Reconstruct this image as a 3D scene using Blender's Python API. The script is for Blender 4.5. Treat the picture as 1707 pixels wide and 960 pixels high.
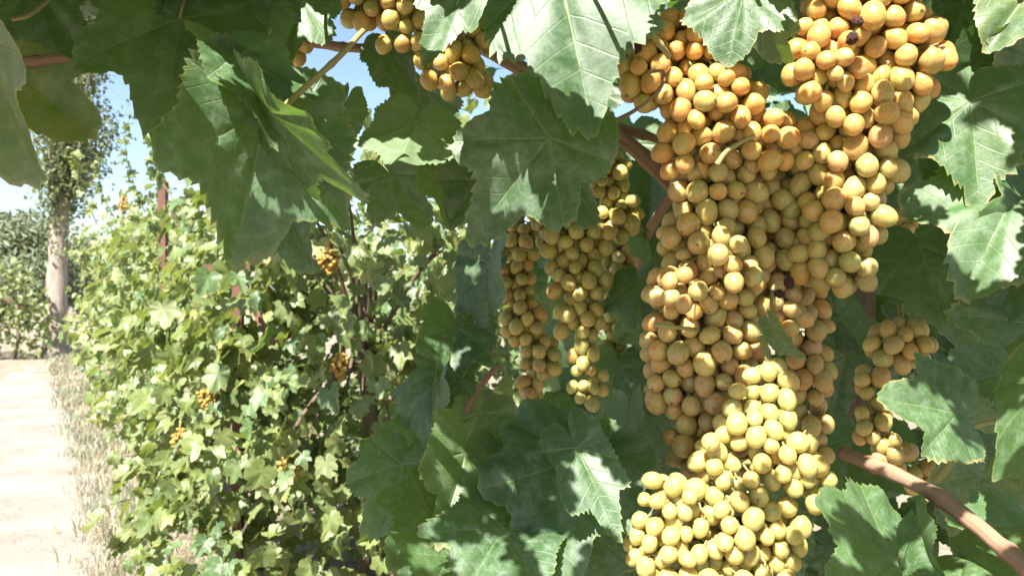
import bpy, math, random
import numpy as np
from mathutils import Vector, Matrix, noise as mnoise

scene = bpy.context.scene
for o in list(bpy.data.objects):
    bpy.data.objects.remove(o)
COL = scene.collection

# ------------------------------------------------------------------ camera
F = 1314.0            # focal length in photograph pixels (photo 1707 x 960)
CX, CY = 853.5, 480.0
CAMZ = 1.5
cam_d = bpy.data.cameras.new('camera')
cam = bpy.data.objects.new('camera', cam_d)
COL.objects.link(cam)
cam.location = (0, 0, CAMZ)
cam.rotation_euler = (math.radians(90), 0, 0)
cam_d.sensor_width = 36.0
cam_d.lens = 36.0 * F / 1707.0
cam_d.clip_start = 0.02
cam_d.clip_end = 2000
cam_d.dof.use_dof = True
cam_d.dof.focus_distance = 0.66
cam_d.dof.aperture_fstop = 16.0
scene.camera = cam

# ------------------------------------------------------------------ sky, sun, exposure
SUN = Vector((-0.24, -0.57, 0.80)).normalized()      # towards the sun
world = bpy.data.worlds.new('World')
scene.world = world
world.use_nodes = True
wn = world.node_tree
for n in list(wn.nodes):
    wn.nodes.remove(n)
sky = wn.nodes.new('ShaderNodeTexSky')
sky.sky_type = 'NISHITA'
sky.sun_disc = False
sky.sun_elevation = math.asin(SUN.z)
sky.sun_rotation = math.atan2(SUN.x, SUN.y)
sky.air_density = 1.0
sky.dust_density = 1.0
bg = wn.nodes.new('ShaderNodeBackground')
bg.inputs['Strength'].default_value = 0.062
wo = wn.nodes.new('ShaderNodeOutputWorld')
wn.links.new(sky.outputs[0], bg.inputs[0])
wn.links.new(bg.outputs[0], wo.inputs[0])

sun_d = bpy.data.lights.new('sun', 'SUN')
sun_d.energy = 5.0
sun_d.angle = math.radians(0.55)
sun_d.color = (1.0, 0.955, 0.88)
sun = bpy.data.objects.new('sun', sun_d)
COL.objects.link(sun)
sun.rotation_euler = SUN.to_track_quat('Z', 'Y').to_euler()

scene.view_settings.view_transform = 'Standard'
scene.view_settings.look = 'None'
scene.view_settings.exposure = 2.0
scene.view_settings.gamma = 1.0
scene.view_settings.use_curve_mapping = False
scene.cycles.max_bounces = 10
scene.cycles.transparent_max_bounces = 8
scene.cycles.sample_clamp_indirect = 8

# ------------------------------------------------------------------ helpers
def P(px, py, d):
    return Vector(((px - CX) / F * d, d, CAMZ - (py - CY) / F * d))

def mm(px, d):           # pixels at a depth -> metres
    return px * d / F

def tag(o, label=None, cat=None, group=None, kind=None):
    if label: o['label'] = label
    if cat: o['category'] = cat
    if group: o['group'] = group
    if kind: o['kind'] = kind
    return o

def empty(name, loc):
    o = bpy.data.objects.new(name, None)
    o.empty_display_size = 0.05
    o.location = loc
    COL.objects.link(o)
    return o

def new_mesh(name, verts, faces, mat, smooth=True, uvs=None, edge=None):
    me = bpy.data.meshes.new(name)
    me.from_pydata([tuple(v) for v in verts], [], [tuple(f) for f in faces])
    if smooth:
        me.polygons.foreach_set('use_smooth', [True] * len(me.polygons))
    if uvs is not None:
        uvl = me.uv_layers.new(name='UVMap')
        vi = np.empty(len(me.loops), dtype=np.int32)
        me.loops.foreach_get('vertex_index', vi)
        uvl.data.foreach_set('uv', np.asarray(uvs, dtype=np.float32)[vi].ravel())
    if edge is not None:
        at = me.attributes.new('edge', 'FLOAT', 'POINT')
        at.data.foreach_set('value', np.asarray(edge, dtype=np.float32))
    if mat: me.materials.append(mat)
    me.update()
    return me

def obj(name, me, parent=None, mw=None):
    o = bpy.data.objects.new(name, me)
    COL.objects.link(o)
    if parent is not None:
        o.parent = parent
        o.matrix_parent_inverse = Matrix.Translation(-Vector(parent_world(parent)))
    if mw is not None:
        o.matrix_basis = mw
    return o

_pw = {}
def parent_world(p):      # every parent is placed without rotation, so its world origin is enough
    v = Vector(p.location)
    q = p.parent
    return v if q is None else v

# ------------------------------------------------------------------ node helper
class NT:
    def __init__(self, name):
        self.mat = bpy.data.materials.new(name)
        self.mat.use_nodes = True
        self.t = self.mat.node_tree
        for n in list(self.t.nodes): self.t.nodes.remove(n)
    def n(self, kind, **kw):
        nd = self.t.nodes.new(kind)
        for k, v in kw.items(): setattr(nd, k, v)
        return nd
    def set(self, sock, v):
        if v is None: return
        if isinstance(v, bpy.types.NodeSocket): self.t.links.new(v, sock)
        else: sock.default_value = v
    def m(self, op, a, b=None, c=None, clamp=False):
        nd = self.n('ShaderNodeMath', operation=op, use_clamp=clamp)
        self.set(nd.inputs[0], a); self.set(nd.inputs[1], b); self.set(nd.inputs[2], c)
        return nd.outputs[0]
    def rng(self, v, a, b, c=0.0, d=1.0, smooth=False):
        nd = self.n('ShaderNodeMapRange')
        if smooth: nd.interpolation_type = 'SMOOTHSTEP'
        nd.clamp = True
        self.set(nd.inputs[0], v)
        for i, x in enumerate((a, b, c, d)): self.set(nd.inputs[i + 1], x)
        return nd.outputs[0]
    def mix(self, f, a, b, mode='MIX'):
        nd = self.n('ShaderNodeMix', data_type='RGBA', blend_type=mode)
        self.set(nd.inputs[0], f)
        self.set(nd.inputs[6], a if not isinstance(a, tuple) else (*a, 1)[:4])
        self.set(nd.inputs[7], b if not isinstance(b, tuple) else (*b, 1)[:4])
        return nd.outputs[2]
    def noise(self, vec, scale, detail=3.0, rough=0.55, dist=0.0):
        nd = self.n('ShaderNodeTexNoise')
        self.set(nd.inputs['Vector'], vec)
        nd.inputs['Scale'].default_value = scale
        nd.inputs['Detail'].default_value = detail
        nd.inputs['Roughness'].default_value = rough
        nd.inputs['Distortion'].default_value = dist
        return nd.outputs[0]
    def vadd(self, a, b):
        nd = self.n('ShaderNodeVectorMath', operation='ADD')
        self.set(nd.inputs[0], a); self.set(nd.inputs[1], b)
        return nd.outputs[0]
    def vscale(self, a, s):
        nd = self.n('ShaderNodeVectorMath', operation='MULTIPLY')
        self.set(nd.inputs[0], a); nd.inputs[1].default_value = s
        return nd.outputs[0]
    def comb(self, x, y, z):
        nd = self.n('ShaderNodeCombineXYZ')
        self.set(nd.inputs[0], x); self.set(nd.inputs[1], y); self.set(nd.inputs[2], z)
        return nd.outputs[0]
    def bump(self, h, strength, dist):
        nd = self.n('ShaderNodeBump')
        nd.inputs['Strength'].default_value = strength
        nd.inputs['Distance'].default_value = dist
        self.set(nd.inputs['Height'], h)
        return nd.outputs[0]
    def principled(self, col, rough, spec=0.5, normal=None, **kw):
        nd = self.n('ShaderNodeBsdfPrincipled')
        self.set(nd.inputs['Base Color'], col if not isinstance(col, tuple) else (*col, 1)[:4])
        self.set(nd.inputs['Roughness'], rough)
        self.set(nd.inputs['Specular IOR Level'], spec)
        if normal is not None: self.set(nd.inputs['Normal'], normal)
        for k, v in kw.items(): self.set(nd.inputs[k.replace('_', ' ')], v)
        return nd.outputs[0]
    def out(self, sh):
        o = self.n('ShaderNodeOutputMaterial')
        self.t.links.new(sh, o.inputs['Surface'])
        return self.mat

# ------------------------------------------------------------------ materials
LS = 2.6     # flat leaf coordinates are stored in the UV map as xy / LS + 0.5
def leaf_material(name, dark, light, under, yellow, trans, net=True, dusty=0.5, transfac=0.30):
    T = NT(name)
    uv = T.n('ShaderNodeUVMap').outputs[0]
    sep = T.n('ShaderNodeSeparateXYZ'); T.set(sep.inputs[0], uv)
    x = T.m('MULTIPLY', T.m('SUBTRACT', sep.outputs[0], 0.5), LS)
    y = T.m('MULTIPLY', T.m('SUBTRACT', sep.outputs[1], 0.5), LS)
    oi = T.n('ShaderNodeObjectInfo').outputs['Random']
    geo = T.n('ShaderNodeNewGeometry')
    rnd = T.m('FRACT', T.m('ADD', oi, geo.outputs['Random Per Island']))
    rnd2 = T.m('FRACT', T.m('MULTIPLY', rnd, 7.31))
    p3 = T.comb(x, y, T.m('MULTIPLY', rnd, 37.0))
    patch = T.noise(p3, 2.2, 4.0, 0.6)
    fine = T.noise(p3, 14.0, 3.0, 0.6)
    col = T.mix(T.rng(T.m('ADD', T.m('MULTIPLY', patch, 0.6), T.m('MULTIPLY', rnd, 0.6)), 0.25, 0.9), dark, light)
    # yellowing on some leaves
    yel = T.m('MULTIPLY', T.rng(rnd2, 0.72, 1.0), T.rng(patch, 0.35, 0.65))
    col = T.mix(T.m('MULTIPLY', yel, 0.55), col, yellow)
    # fine mottling
    col = T.mix(T.rng(fine, 0.35, 0.75, 0.0, 0.35), col, dark)
    height = fine
    # veins
    r = T.m('SQRT', T.m('ADD', T.m('MULTIPLY', x, x), T.m('MULTIPLY', y, y)))
    th = T.m('ABSOLUTE', T.m('ARCTAN2', x, y))
    dth = T.m('SUBTRACT', th, T.m('ADD', T.m('MULTIPLY', T.m('GREATER_THAN', th, 0.42), 0.87), T.m('GREATER_THAN', th, 1.38)))
    t = T.m('MULTIPLY', r, T.m('COSINE', dth))
    wob = T.m('MULTIPLY', T.m('SUBTRACT', T.noise(p3, 5.0, 2.0), 0.5), 0.03)
    s = T.m('ABSOLUTE', T.m('ADD', T.m('MULTIPLY', r, T.m('SINE', dth)), wob))
    w = T.m('MULTIPLY', T.m('SUBTRACT', 1.15, t), 0.017)
    prim = T.rng(s, 0.0, w, 1.0, 0.0)
    q = T.m('FRACT', T.m('MULTIPLY', T.m('SUBTRACT', t, T.m('MULTIPLY', s, 0.8)), 7.0))
    sec = T.rng(T.m('ABSOLUTE', T.m('SUBTRACT', q, 0.5)), 0.0, 0.055, 1.0, 0.0)
    vein = T.m('MAXIMUM', prim, T.m('MULTIPLY', sec, 0.5))
    if net:
        vo = T.n('ShaderNodeTexVoronoi', feature='DISTANCE_TO_EDGE')
        T.set(vo.inputs['Vector'], p3); vo.inputs['Scale'].default_value = 17.0
        cell = T.rng(vo.outputs['Distance'], 0.0, 0.22, 1.0, 0.0)
        height = T.m('SUBTRACT', T.m('MULTIPLY', fine, 0.5), T.m('ADD', T.m('MULTIPLY', cell, 0.12), T.m('MULTIPLY', vein, 1.0)))
        col = T.mix(T.m('MULTIPLY', cell, 0.05), col, yellow)
    col = T.mix(T.m('MULTIPLY', vein, 0.45), col, (0.20, 0.26, 0.09))
    # underside is paler
    col = T.mix(T.m('MULTIPLY', geo.outputs['Backfacing'], 0.75), col, under)
    # brown, torn margins and spots
    at = T.n('ShaderNodeAttribute'); at.attribute_name = 'edge'
    edge = at.outputs['Fac']
    nec = T.rng(T.m('ADD', T.m('MULTIPLY', T.m('POWER', edge, 5.0), 0.42), T.m('MULTIPLY', T.noise(p3, 4.0, 4.0, 0.65), 0.62)), 0.66, 0.74)
    nec = T.m('MULTIPLY', nec, T.rng(rnd2, 0.25, 0.6))
    col = T.mix(T.m('MULTIPLY', nec, 0.75), col, (0.30, 0.22, 0.10))
    # pale margin line
    col = T.mix(T.rng(edge, 0.965, 1.0, 0.0, 0.3), col, yellow)
    # dust and spray residue
    dn = T.noise(T.comb(x, y, T.m('MULTIPLY', rnd2, 91.0)), 8.0, 8.0, 0.72)
    dust = T.m('MULTIPLY', T.rng(dn, 0.46, 0.75), dusty)
    speck = T.rng(T.noise(p3, 30.0, 2.0, 0.5), 0.68, 0.74, 0.0, 0.35)
    dust = T.m('MAXIMUM', dust, T.m('MULTIPLY', speck, dusty))
    col = T.mix(dust, col, (0.33, 0.39, 0.31))
    nrm = T.bump(height, 0.35, 0.0012)
    rough = T.rng(dn, 0.3, 0.7, 0.42, 0.60)
    bs = T.principled(col, rough, 0.6, nrm)
    tr = T.n('ShaderNodeBsdfTranslucent')
    T.set(tr.inputs['Color'], T.mix(T.m('MULTIPLY', vein, 0.5), T.mix(yel, trans, yellow), (0.10, 0.14, 0.03)))
    T.set(tr.inputs['Normal'], nrm)
    ms = T.n('ShaderNodeMixShader')
    ms.inputs[0].default_value = transfac
    T.t.links.new(bs, ms.inputs[1]); T.t.links.new(tr.outputs[0], ms.inputs[2])
    return T.out(ms.outputs[0])

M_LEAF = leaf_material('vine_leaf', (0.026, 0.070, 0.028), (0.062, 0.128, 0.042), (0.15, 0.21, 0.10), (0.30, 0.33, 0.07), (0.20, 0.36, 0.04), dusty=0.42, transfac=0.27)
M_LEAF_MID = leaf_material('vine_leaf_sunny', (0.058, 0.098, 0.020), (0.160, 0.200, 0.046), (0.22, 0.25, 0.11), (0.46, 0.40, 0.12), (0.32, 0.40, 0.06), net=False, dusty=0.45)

def grape_material():
    T = NT('grape_skin')
    oinf = T.n('ShaderNodeObjectInfo')
    tc = T.n('ShaderNodeTexCoord').outputs['Object']
    rnd = oinf.outputs['Random']
    base = oinf.outputs['Color']
    off = T.comb(T.m('MULTIPLY', rnd, 53.0), T.m('MULTIPLY', rnd, 17.0), T.m('MULTIPLY', rnd, 91.0))
    p = T.vadd(tc, off)
    n1 = T.noise(p, 1.1, 2.0)
    n2 = T.noise(p, 3.4, 4.0, 0.65)
    sep = T.n('ShaderNodeSeparateXYZ'); T.set(sep.inputs[0], tc)
    z = sep.outputs[2]
    # blush towards amber on part of the berry
    col = T.mix(T.rng(n1, 0.42, 0.72, 0.0, 0.75), base, T.mix(1.0, base, (1.06, 0.72, 0.62), 'MULTIPLY'))
    col = T.mix(T.rng(T.noise(p, 0.9, 1.0), 0.48, 0.72, 0.0, 0.6), col, (0.34, 0.36, 0.10))
    # waxy bloom
    bloom = T.rng(n2, 0.38, 0.72, 0.03, 0.30)
    col = T.mix(bloom, col, (0.58, 0.49, 0.33))
    # russet marks and specks
    rus = T.m('MULTIPLY', T.rng(T.noise(p, 2.6, 6.0, 0.78, 1.6), 0.58, 0.64), T.rng(T.noise(p, 0.8, 1.0), 0.50, 0.58))
    col = T.mix(T.m('MULTIPLY', rus, 0.75), col, (0.13, 0.055, 0.02))
    speck = T.rng(T.noise(p, 8.0, 1.0, 0.4), 0.69, 0.73)
    col = T.mix(T.m('MULTIPLY', speck, 0.7), col, (0.16, 0.08, 0.03))
    # blossom scar
    col = T.mix(T.m('MULTIPLY', T.rng(z, 0.992, 0.997), T.rng(rnd, 0.2, 0.6, 0.0, 0.8)), col, (0.07, 0.035, 0.02))
    rough = T.rng(n2, 0.3, 0.7, 0.20, 0.42)
    nrm = T.bump(T.m('ADD', n2, T.m('MULTIPLY', rus, 0.6)), 0.16, 0.0012)
    nd = T.n('ShaderNodeBsdfPrincipled')
    T.set(nd.inputs['Base Color'], col)
    T.set(nd.inputs['Roughness'], rough)
    nd.inputs['Specular IOR Level'].default_value = 0.6
    nd.inputs['IOR'].default_value = 1.4
    nd.inputs['Subsurface Weight'].default_value = 0.9
    nd.inputs['Subsurface Radius'].default_value = (1.0, 0.68, 0.20)
    nd.inputs['Subsurface Scale'].default_value = 0.010
    T.set(nd.inputs['Normal'], nrm)
    return T.out(nd.outputs[0])
M_GRAPE = grape_material()

def raisin_material():
    T = NT('dried_berry')
    tc = T.n('ShaderNodeTexCoord').outputs['Object']
    n2 = T.noise(tc, 3.0, 5.0, 0.7)
    col = T.mix(n2, (0.035, 0.012, 0.012), (0.11, 0.045, 0.04))
    return T.out(T.principled(col, 0.7, 0.3, T.bump(n2, 0.9, 0.003)))
M_RAISIN = raisin_material()

def bark_material(name, a, b, c, su=3.0, sv=30.0, bumpd=0.002):
    T = NT(name)
    uv = T.n('ShaderNodeUVMap').outputs[0]
    sep = T.n('ShaderNodeSeparateXYZ'); T.set(sep.inputs[0], uv)
    ang = T.m('MULTIPLY', sep.outputs[0], 2 * math.pi)
    p = T.comb(T.m('MULTIPLY', T.m('COSINE', ang), su), T.m('MULTIPLY', T.m('SINE', ang), su), T.m('MULTIPLY', sep.outputs[1], sv))
    n1 = T.noise(p, 1.6, 5.0, 0.7, 0.4)
    n2 = T.noise(T.n('ShaderNodeTexCoord').outputs['Object'], 40.0, 4.0, 0.6)
    col = T.mix(T.rng(n1, 0.3, 0.7), a, b)
    col = T.mix(T.rng(n2, 0.45, 0.75, 0.0, 0.7), col, c)
    h = T.m('ADD', n1, T.m('MULTIPLY', n2, 0.3))
    return T.out(T.principled(col, 0.75, 0.25, T.bump(h, 0.8, bumpd)))
M_CANE = bark_material('cane_bark', (0.20, 0.11, 0.068), (0.38, 0.24, 0.155), (0.27, 0.175, 0.12), 4.0, 6.0, 0.0015)
M_STALK = bark_material('green_stalk', (0.20, 0.20, 0.07), (0.34, 0.29, 0.13), (0.30, 0.20, 0.10), 3.0, 6.0, 0.0006)
M_TRUNK = bark_material('poplar_bark', (0.20, 0.16, 0.125), (0.38, 0.33, 0.28), (0.13, 0.10, 0.08), 2.0, 2.2, 0.02)
M_VTRUNK = bark_material('vine_trunk_bark', (0.10, 0.07, 0.05), (0.20, 0.14, 0.10), (0.07, 0.05, 0.04), 3.0, 5.0, 0.006)

def simple(name, a, b, scale, rough=0.8, bumpd=0.004, coord='Object', spec=0.3, detail=6.0):
    T = NT(name)
    tc = T.n('ShaderNodeTexCoord').outputs[coord]
    n1 = T.noise(tc, scale, detail, 0.65)
    n2 = T.noise(tc, scale * 9.0, 3.0, 0.6)
    col = T.mix(T.rng(T.m('ADD', T.m('MULTIPLY', n1, 0.7), T.m('MULTIPLY', n2, 0.3)), 0.3, 0.7), a, b)
    return T.out(T.principled(col, rough, spec, T.bump(T.m('ADD', n1, T.m('MULTIPLY', n2, 0.5)), 0.7, bumpd)))
M_BERRYFAR = simple('ripe_berries', (0.33, 0.16, 0.035), (0.36, 0.25, 0.06), 30.0, 0.45, 0.0005)
M_RUST = simple('rusty_iron', (0.075, 0.036, 0.028), (0.16, 0.075, 0.05), 25.0, 0.85, 0.002)

def ground_material():
    T = NT('dry_soil')
    tc = T.n('ShaderNodeTexCoord').outputs['Object']
    a = T.noise(tc, 0.8, 5.0, 0.6)
    b = T.noise(tc, 9.0, 6.0, 0.7)
    c = T.noise(tc, 60.0, 3.0, 0.7)
    col = T.mix(T.rng(a, 0.35, 0.65), (0.21, 0.178, 0.135), (0.29, 0.25, 0.19))
    col = T.mix(T.rng(b, 0.45, 0.7), col, (0.13, 0.10, 0.07))
    col = T.mix(T.rng(c, 0.55, 0.75, 0.0, 0.6), col, (0.30, 0.26, 0.20))
    h = T.m('ADD', b, T.m('MULTIPLY', c, 0.4))
    return T.out(T.principled(col, 0.95, 0.1, T.bump(h, 1.0, 0.03)))
M_GROUND = ground_material()
def path_material():
    T = NT('sandy_path')
    tc = T.n('ShaderNodeTexCoord').outputs['Object']
    a = T.noise(tc, 1.6, 7.0, 0.65)
    b = T.noise(tc, 11.0, 6.0, 0.7)
    c = T.noise(tc, 110.0, 2.0, 0.7)
    col = T.mix(T.rng(a, 0.3, 0.7), (0.185, 0.162, 0.132), (0.30, 0.275, 0.24))
    col = T.mix(T.rng(b, 0.58, 0.72, 0.0, 0.7), col, (0.115, 0.09, 0.066))
    col = T.mix(T.rng(c, 0.6, 0.75, 0.0, 0.5), col, (0.30, 0.275, 0.24))
    return T.out(T.principled(col, 0.95, 0.1, T.bump(T.m('ADD', b, T.m('MULTIPLY', c, 0.3)), 1.0, 0.025)))
M_PATH = path_material()

def foliage_simple(name, a, b, tcol, fac=0.3):
    T = NT(name)
    geo = T.n('ShaderNodeNewGeometry')
    rnd = geo.outputs['Random Per Island']
    col = T.mix(rnd, a, b)
    bs = T.principled(col, 0.5, 0.35)
    tr = T.n('ShaderNodeBsdfTranslucent'); tr.inputs[0].default_value = (*tcol, 1)
    ms = T.n('ShaderNodeMixShader'); ms.inputs[0].default_value = fac
    T.t.links.new(bs, ms.inputs[1]); T.t.links.new(tr.outputs[0], ms.inputs[2])
    return T.out(ms.outputs[0])
M_POPLAR = foliage_simple('poplar_leaf', (0.09, 0.13, 0.05), (0.17, 0.19, 0.09), (0.25, 0.30, 0.10))
M_OLIVE = foliage_simple('olive_leaf', (0.12, 0.15, 0.085), (0.22, 0.25, 0.16), (0.25, 0.28, 0.13))
M_STRAW = foliage_simple('dry_grass_blade', (0.30, 0.25, 0.16), (0.44, 0.38, 0.27), (0.36, 0.30, 0.18))
M_WEED = foliage_simple('grey_green_weed', (0.18, 0.20, 0.14), (0.29, 0.31, 0.22), (0.25, 0.28, 0.14))

# ------------------------------------------------------------------ leaf shape
LA = np.radians([0, 12, 24, 34, 48, 62, 76, 92, 108, 125, 142, 158, 170, 180])
def leaf_arrays(rng, spokes, rings, teeth, fold=0.15, cup=0.0, bend=0.3, ruffle=0.03, lobing=0.5, roll_edge=0.0, width=1.0, ta=1.0):
    lr = np.array([1.0, 0.90, 0.78 - 0.22 * lobing, 0.76 - 0.18 * lobing, 0.84, 0.75, 0.66 - 0.18 * lobing, 0.62, 0.62, 0.57, 0.52, 0.44, 0.31, 0.10])
    jl = 1 + 0.07 * rng.standard_normal(len(lr)); jr = 1 + 0.07 * rng.standard_normal(len(lr))
    jl[0] = jr[0] = 1; jl[-1] = jr[-1] = 1
    th = (np.arange(spokes) + 0.5) / spokes * 2 * np.pi - np.pi
    th = th + rng.uniform(-.35, .35, spokes) * (2 * np.pi / spokes)
    ra = np.where(th >= 0, np.interp(np.abs(th), LA, lr * jr), np.interp(np.abs(th), LA, lr * jl))
    per = spokes // teeth
    k = np.arange(spokes) % per
    prof = np.array([0.0, 1.0, 0.45, 0.2, 0.1])[:per] if per > 2 else np.array([0.0, 1.0])[:per]
    amp = (0.025 + 0.05 * rng.random(teeth + 1))[np.arange(spokes) // per]
    big = rng.random(teeth + 1) < 0.06                    # torn bites
    amp = np.where(big[np.arange(spokes) // per], -amp * 1.6, amp)
    amp = ta * amp * (0.65 + 0.5 * np.sin(3 * th + rng.random() * 6) * np.sin(7 * th + rng.random() * 6))
    damp = np.clip((np.pi - np.abs(th)) / 0.5, 0, 1)
    ra_t = ra * (1 + (prof[k] - 0.4) * amp * 1.5 * damp)
    fr = np.linspace(0, 1, rings + 1)[1:] ** 0.85
    fr[-1] = 1.0
    V = [(0.0, 0.0)]; E = [0.0]
    for i, f_ in enumerate(fr):
        rr = ra_t if i == rings - 1 else (ra * f_)
        V += list(zip(rr * np.sin(th) * width, rr * np.cos(th))); E += [f_] * spokes
    V = np.array(V); E = np.array(E)
    x, y = V[:, 0], V[:, 1]
    r = np.hypot(x, y); a = np.arctan2(x, y); aa = np.abs(a)
    z = np.zeros(len(V))
    for c in (0.0, 0.87, 1.87):
        z -= 0.055 * r * np.exp(-((aa - c) / 0.13) ** 2)
    z += cup * r ** 2
    ph = rng.random(4) * 6.28
    z += ruffle * r ** 2 * (np.sin(5 * a + ph[0]) + 0.6 * np.sin(9 * a + ph[1]) + 0.35 * np.sin(16 * a + ph[2]))
    z += 0.02 * np.sin(7 * x + ph[3]) * np.sin(6 * y + ph[0])
    # fold along the midrib and roll the margins
    ang = fold + roll_edge * np.abs(x)
    xs = x * np.cos(ang); z = z + np.abs(x) * np.sin(ang)
    # bend lengthwise
    if abs(bend) > 1e-3:
        yy = np.sin(bend * y) / bend - z * np.sin(bend * y) * 0.0
        zz = z * np.cos(bend * y) - (1 - np.cos(bend * y)) / bend
    else:
        yy, zz = y, z
    W = np.stack([xs, yy, zz], 1)
    faces = []
    for j in range(spokes):                               # the cut of the petiole sinus lies at th = +-pi
        j2 = (j + 1) % spokes
        if j2 == 0:
            continue
        faces.append((0, 1 + j2, 1 + j))
        for i in range(rings - 1):
            b0 = 1 + i * spokes; b1 = b0 + spokes
            faces.append((b0 + j, b0 + j2, b1 + j2, b1 + j))
    uv = np.stack([x / LS + 0.5, y / LS + 0.5], 1)
    return W, faces, uv, E

def basis(loc, m, n, size):
    m = m.normalized(); n = (n - m * n.dot(m))
    if n.length < 1e-5: n = m.orthogonal()
    n.normalize()
    s = m.cross(n)
    M = Matrix(((s.x * size, m.x * size, n.x * size, loc.x), (s.y * size, m.y * size, n.y * size, loc.y), (s.z * size, m.z * size, n.z * size, loc.z), (0, 0, 0, 1)))
    return M

def tube(points, radii, sides=8, uvs=True, twist=0.0):
    pts = [Vector(p) for p in points]
    V = []; Fc = []; U = []
    L = 0.0
    prev = None
    for i, p in enumerate(pts):
        d = (pts[min(i + 1, len(pts) - 1)] - pts[max(i - 1, 0)])
        if d.length < 1e-9: d = Vector((0, 0, 1))
        d.normalize()
        if prev is None: a = d.orthogonal().normalized()
        else: a = (prev - d * prev.dot(d)).normalized()
        prev = a; b = d.cross(a)
        if i: L += (p - pts[i - 1]).length
        for k in range(sides):
            t = 2 * math.pi * k / sides
            V.append(p + (a * math.cos(t) + b * math.sin(t)) * radii[i]); U.append((k / sides, L))
    n = len(pts)
    for i in range(n - 1):
        for k in range(sides):
            k2 = (k + 1) % sides
            Fc.append((i * sides + k, i * sides + k2, (i + 1) * sides + k2, (i + 1) * sides + k))
    Fc.append(tuple(range(sides))[::-1]); Fc.append(tuple(range((n - 1) * sides, n * sides)))
    return V, Fc, U

def spline(pts, n):
    pts = [Vector(p) for p in pts]
    if len(pts) < 3:
        return [pts[0].lerp(pts[-1], i / (n - 1)) for i in range(n)]
    P4 = [pts[0] * 2 - pts[1]] + pts + [pts[-1] * 2 - pts[-2]]
    out = []
    S = len(pts) - 1
    for i in range(n):
        u = i / (n - 1) * S
        k = min(int(u), S - 1); t = u - k
        a, b, c, d = P4[k:k + 4]
        out.append(0.5 * ((2 * b) + (c - a) * t + (2 * a - 5 * b + 4 * c - d) * t * t + (3 * b - a - 3 * c + d) * t ** 3))
    return out

class Acc:                       # collects connected pieces of one part
    def __init__(self): self.V = []; self.F = []; self.U = []; self.E = []
    def add(self, V, Fc, U=None, E=None):
        o = len(self.V)
        self.V += [tuple(v) for v in V]; self.F += [tuple(i + o for i in f) for f in Fc]
        if U is not None: self.U += [tuple(u) for u in U]
        if E is not None: self.E += list(E)
    def mesh(self, name, mat, smooth=True):
        return new_mesh(name, self.V, self.F, mat, smooth, self.U or None, self.E or None)

rng = np.random.default_rng(11)
random.seed(11)

# ------------------------------------------------------------------ setting: ground and path
def gz(x, y):
    d = math.hypot(x, y)
    return 0.03 * mnoise.noise(Vector((x * 0.6, y * 0.6, 0))) + 0.10 * mnoise.noise(Vector((x * 0.09, y * 0.09, 3))) * min(1, d / 12)
def ss(n, k, R):
    t = np.linspace(-1, 1, n)
    return np.sinh(t * k) / math.sinh(k) * R
gx = ss(150, 5.2, 600.0) - 3.0; gy = ss(150, 5.2, 600.0) + 6.0
gv = [(x, y, gz(x, y)) for y in gy for x in gx]
gf = [(j * 150 + i, j * 150 + i + 1, (j + 1) * 150 + i + 1, (j + 1) * 150 + i) for j in range(149) for i in range(149)]
g = obj('ground', new_mesh('ground', gv, gf, M_GROUND)); tag(g, 'dry pale soil under the vines and beside the path', 'ground', kind='structure')
ROW = Vector((-0.52, 1.0, 0)).normalized(); SIDE = Vector((ROW.y, -ROW.x, 0))
pv = []; pf = []; npth = 220
for i in range(npth):
    y = -3 + 18.5 * i / (npth - 1)
    taper = min(1, max(.04, (15.6 - y) / 4.5))
    xr = -2.05 - 0.60 * (y - 4.1) + 0.02 + 0.14 * mnoise.noise(Vector((y * 1.1, 0, 7))) + .09 * mnoise.noise(Vector((y * 4.3, 0, 7))) - .6 * (1 - taper)
    wd = (1.45 + 0.15 * mnoise.noise(Vector((y * 0.9, 5, 2))) + .08 * mnoise.noise(Vector((y * 4.0, 9, 2)))) * taper
    for k in range(9):
        x = xr - wd * k / 8
        e = 0.012 if k in (0, 8) else 0
        pv.append((x, y, gz(x, y) + 0.014 - e - 0.02 * math.sin(math.pi * k / 8) * 0.2))
    if i:
        for k in range(8):
            pf.append(((i - 1) * 9 + k, i * 9 + k, i * 9 + k + 1, (i - 1) * 9 + k + 1))
p = obj('path', new_mesh('path', pv, pf, M_PATH)); tag(p, 'pale sandy foot path running away beside the vines', 'path', kind='structure')

def path_right(y): return -2.05 - 0.60 * (y - 4.1) + 0.02

# ------------------------------------------------------------------ background trees
def leaf_card(acc, c, size, rg, elong=1.0):
    m = Vector(rg.standard_normal(3)).normalized(); n = m.cross(Vector(rg.standard_normal(3))).normalized()
    a = m * size * elong; b = n * size * 0.6
    k = m.cross(n) * size * 0.25
    acc.add([c - a, c + b + k, c + a, c - b + k], [(0, 1, 2), (0, 2, 3)])

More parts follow.
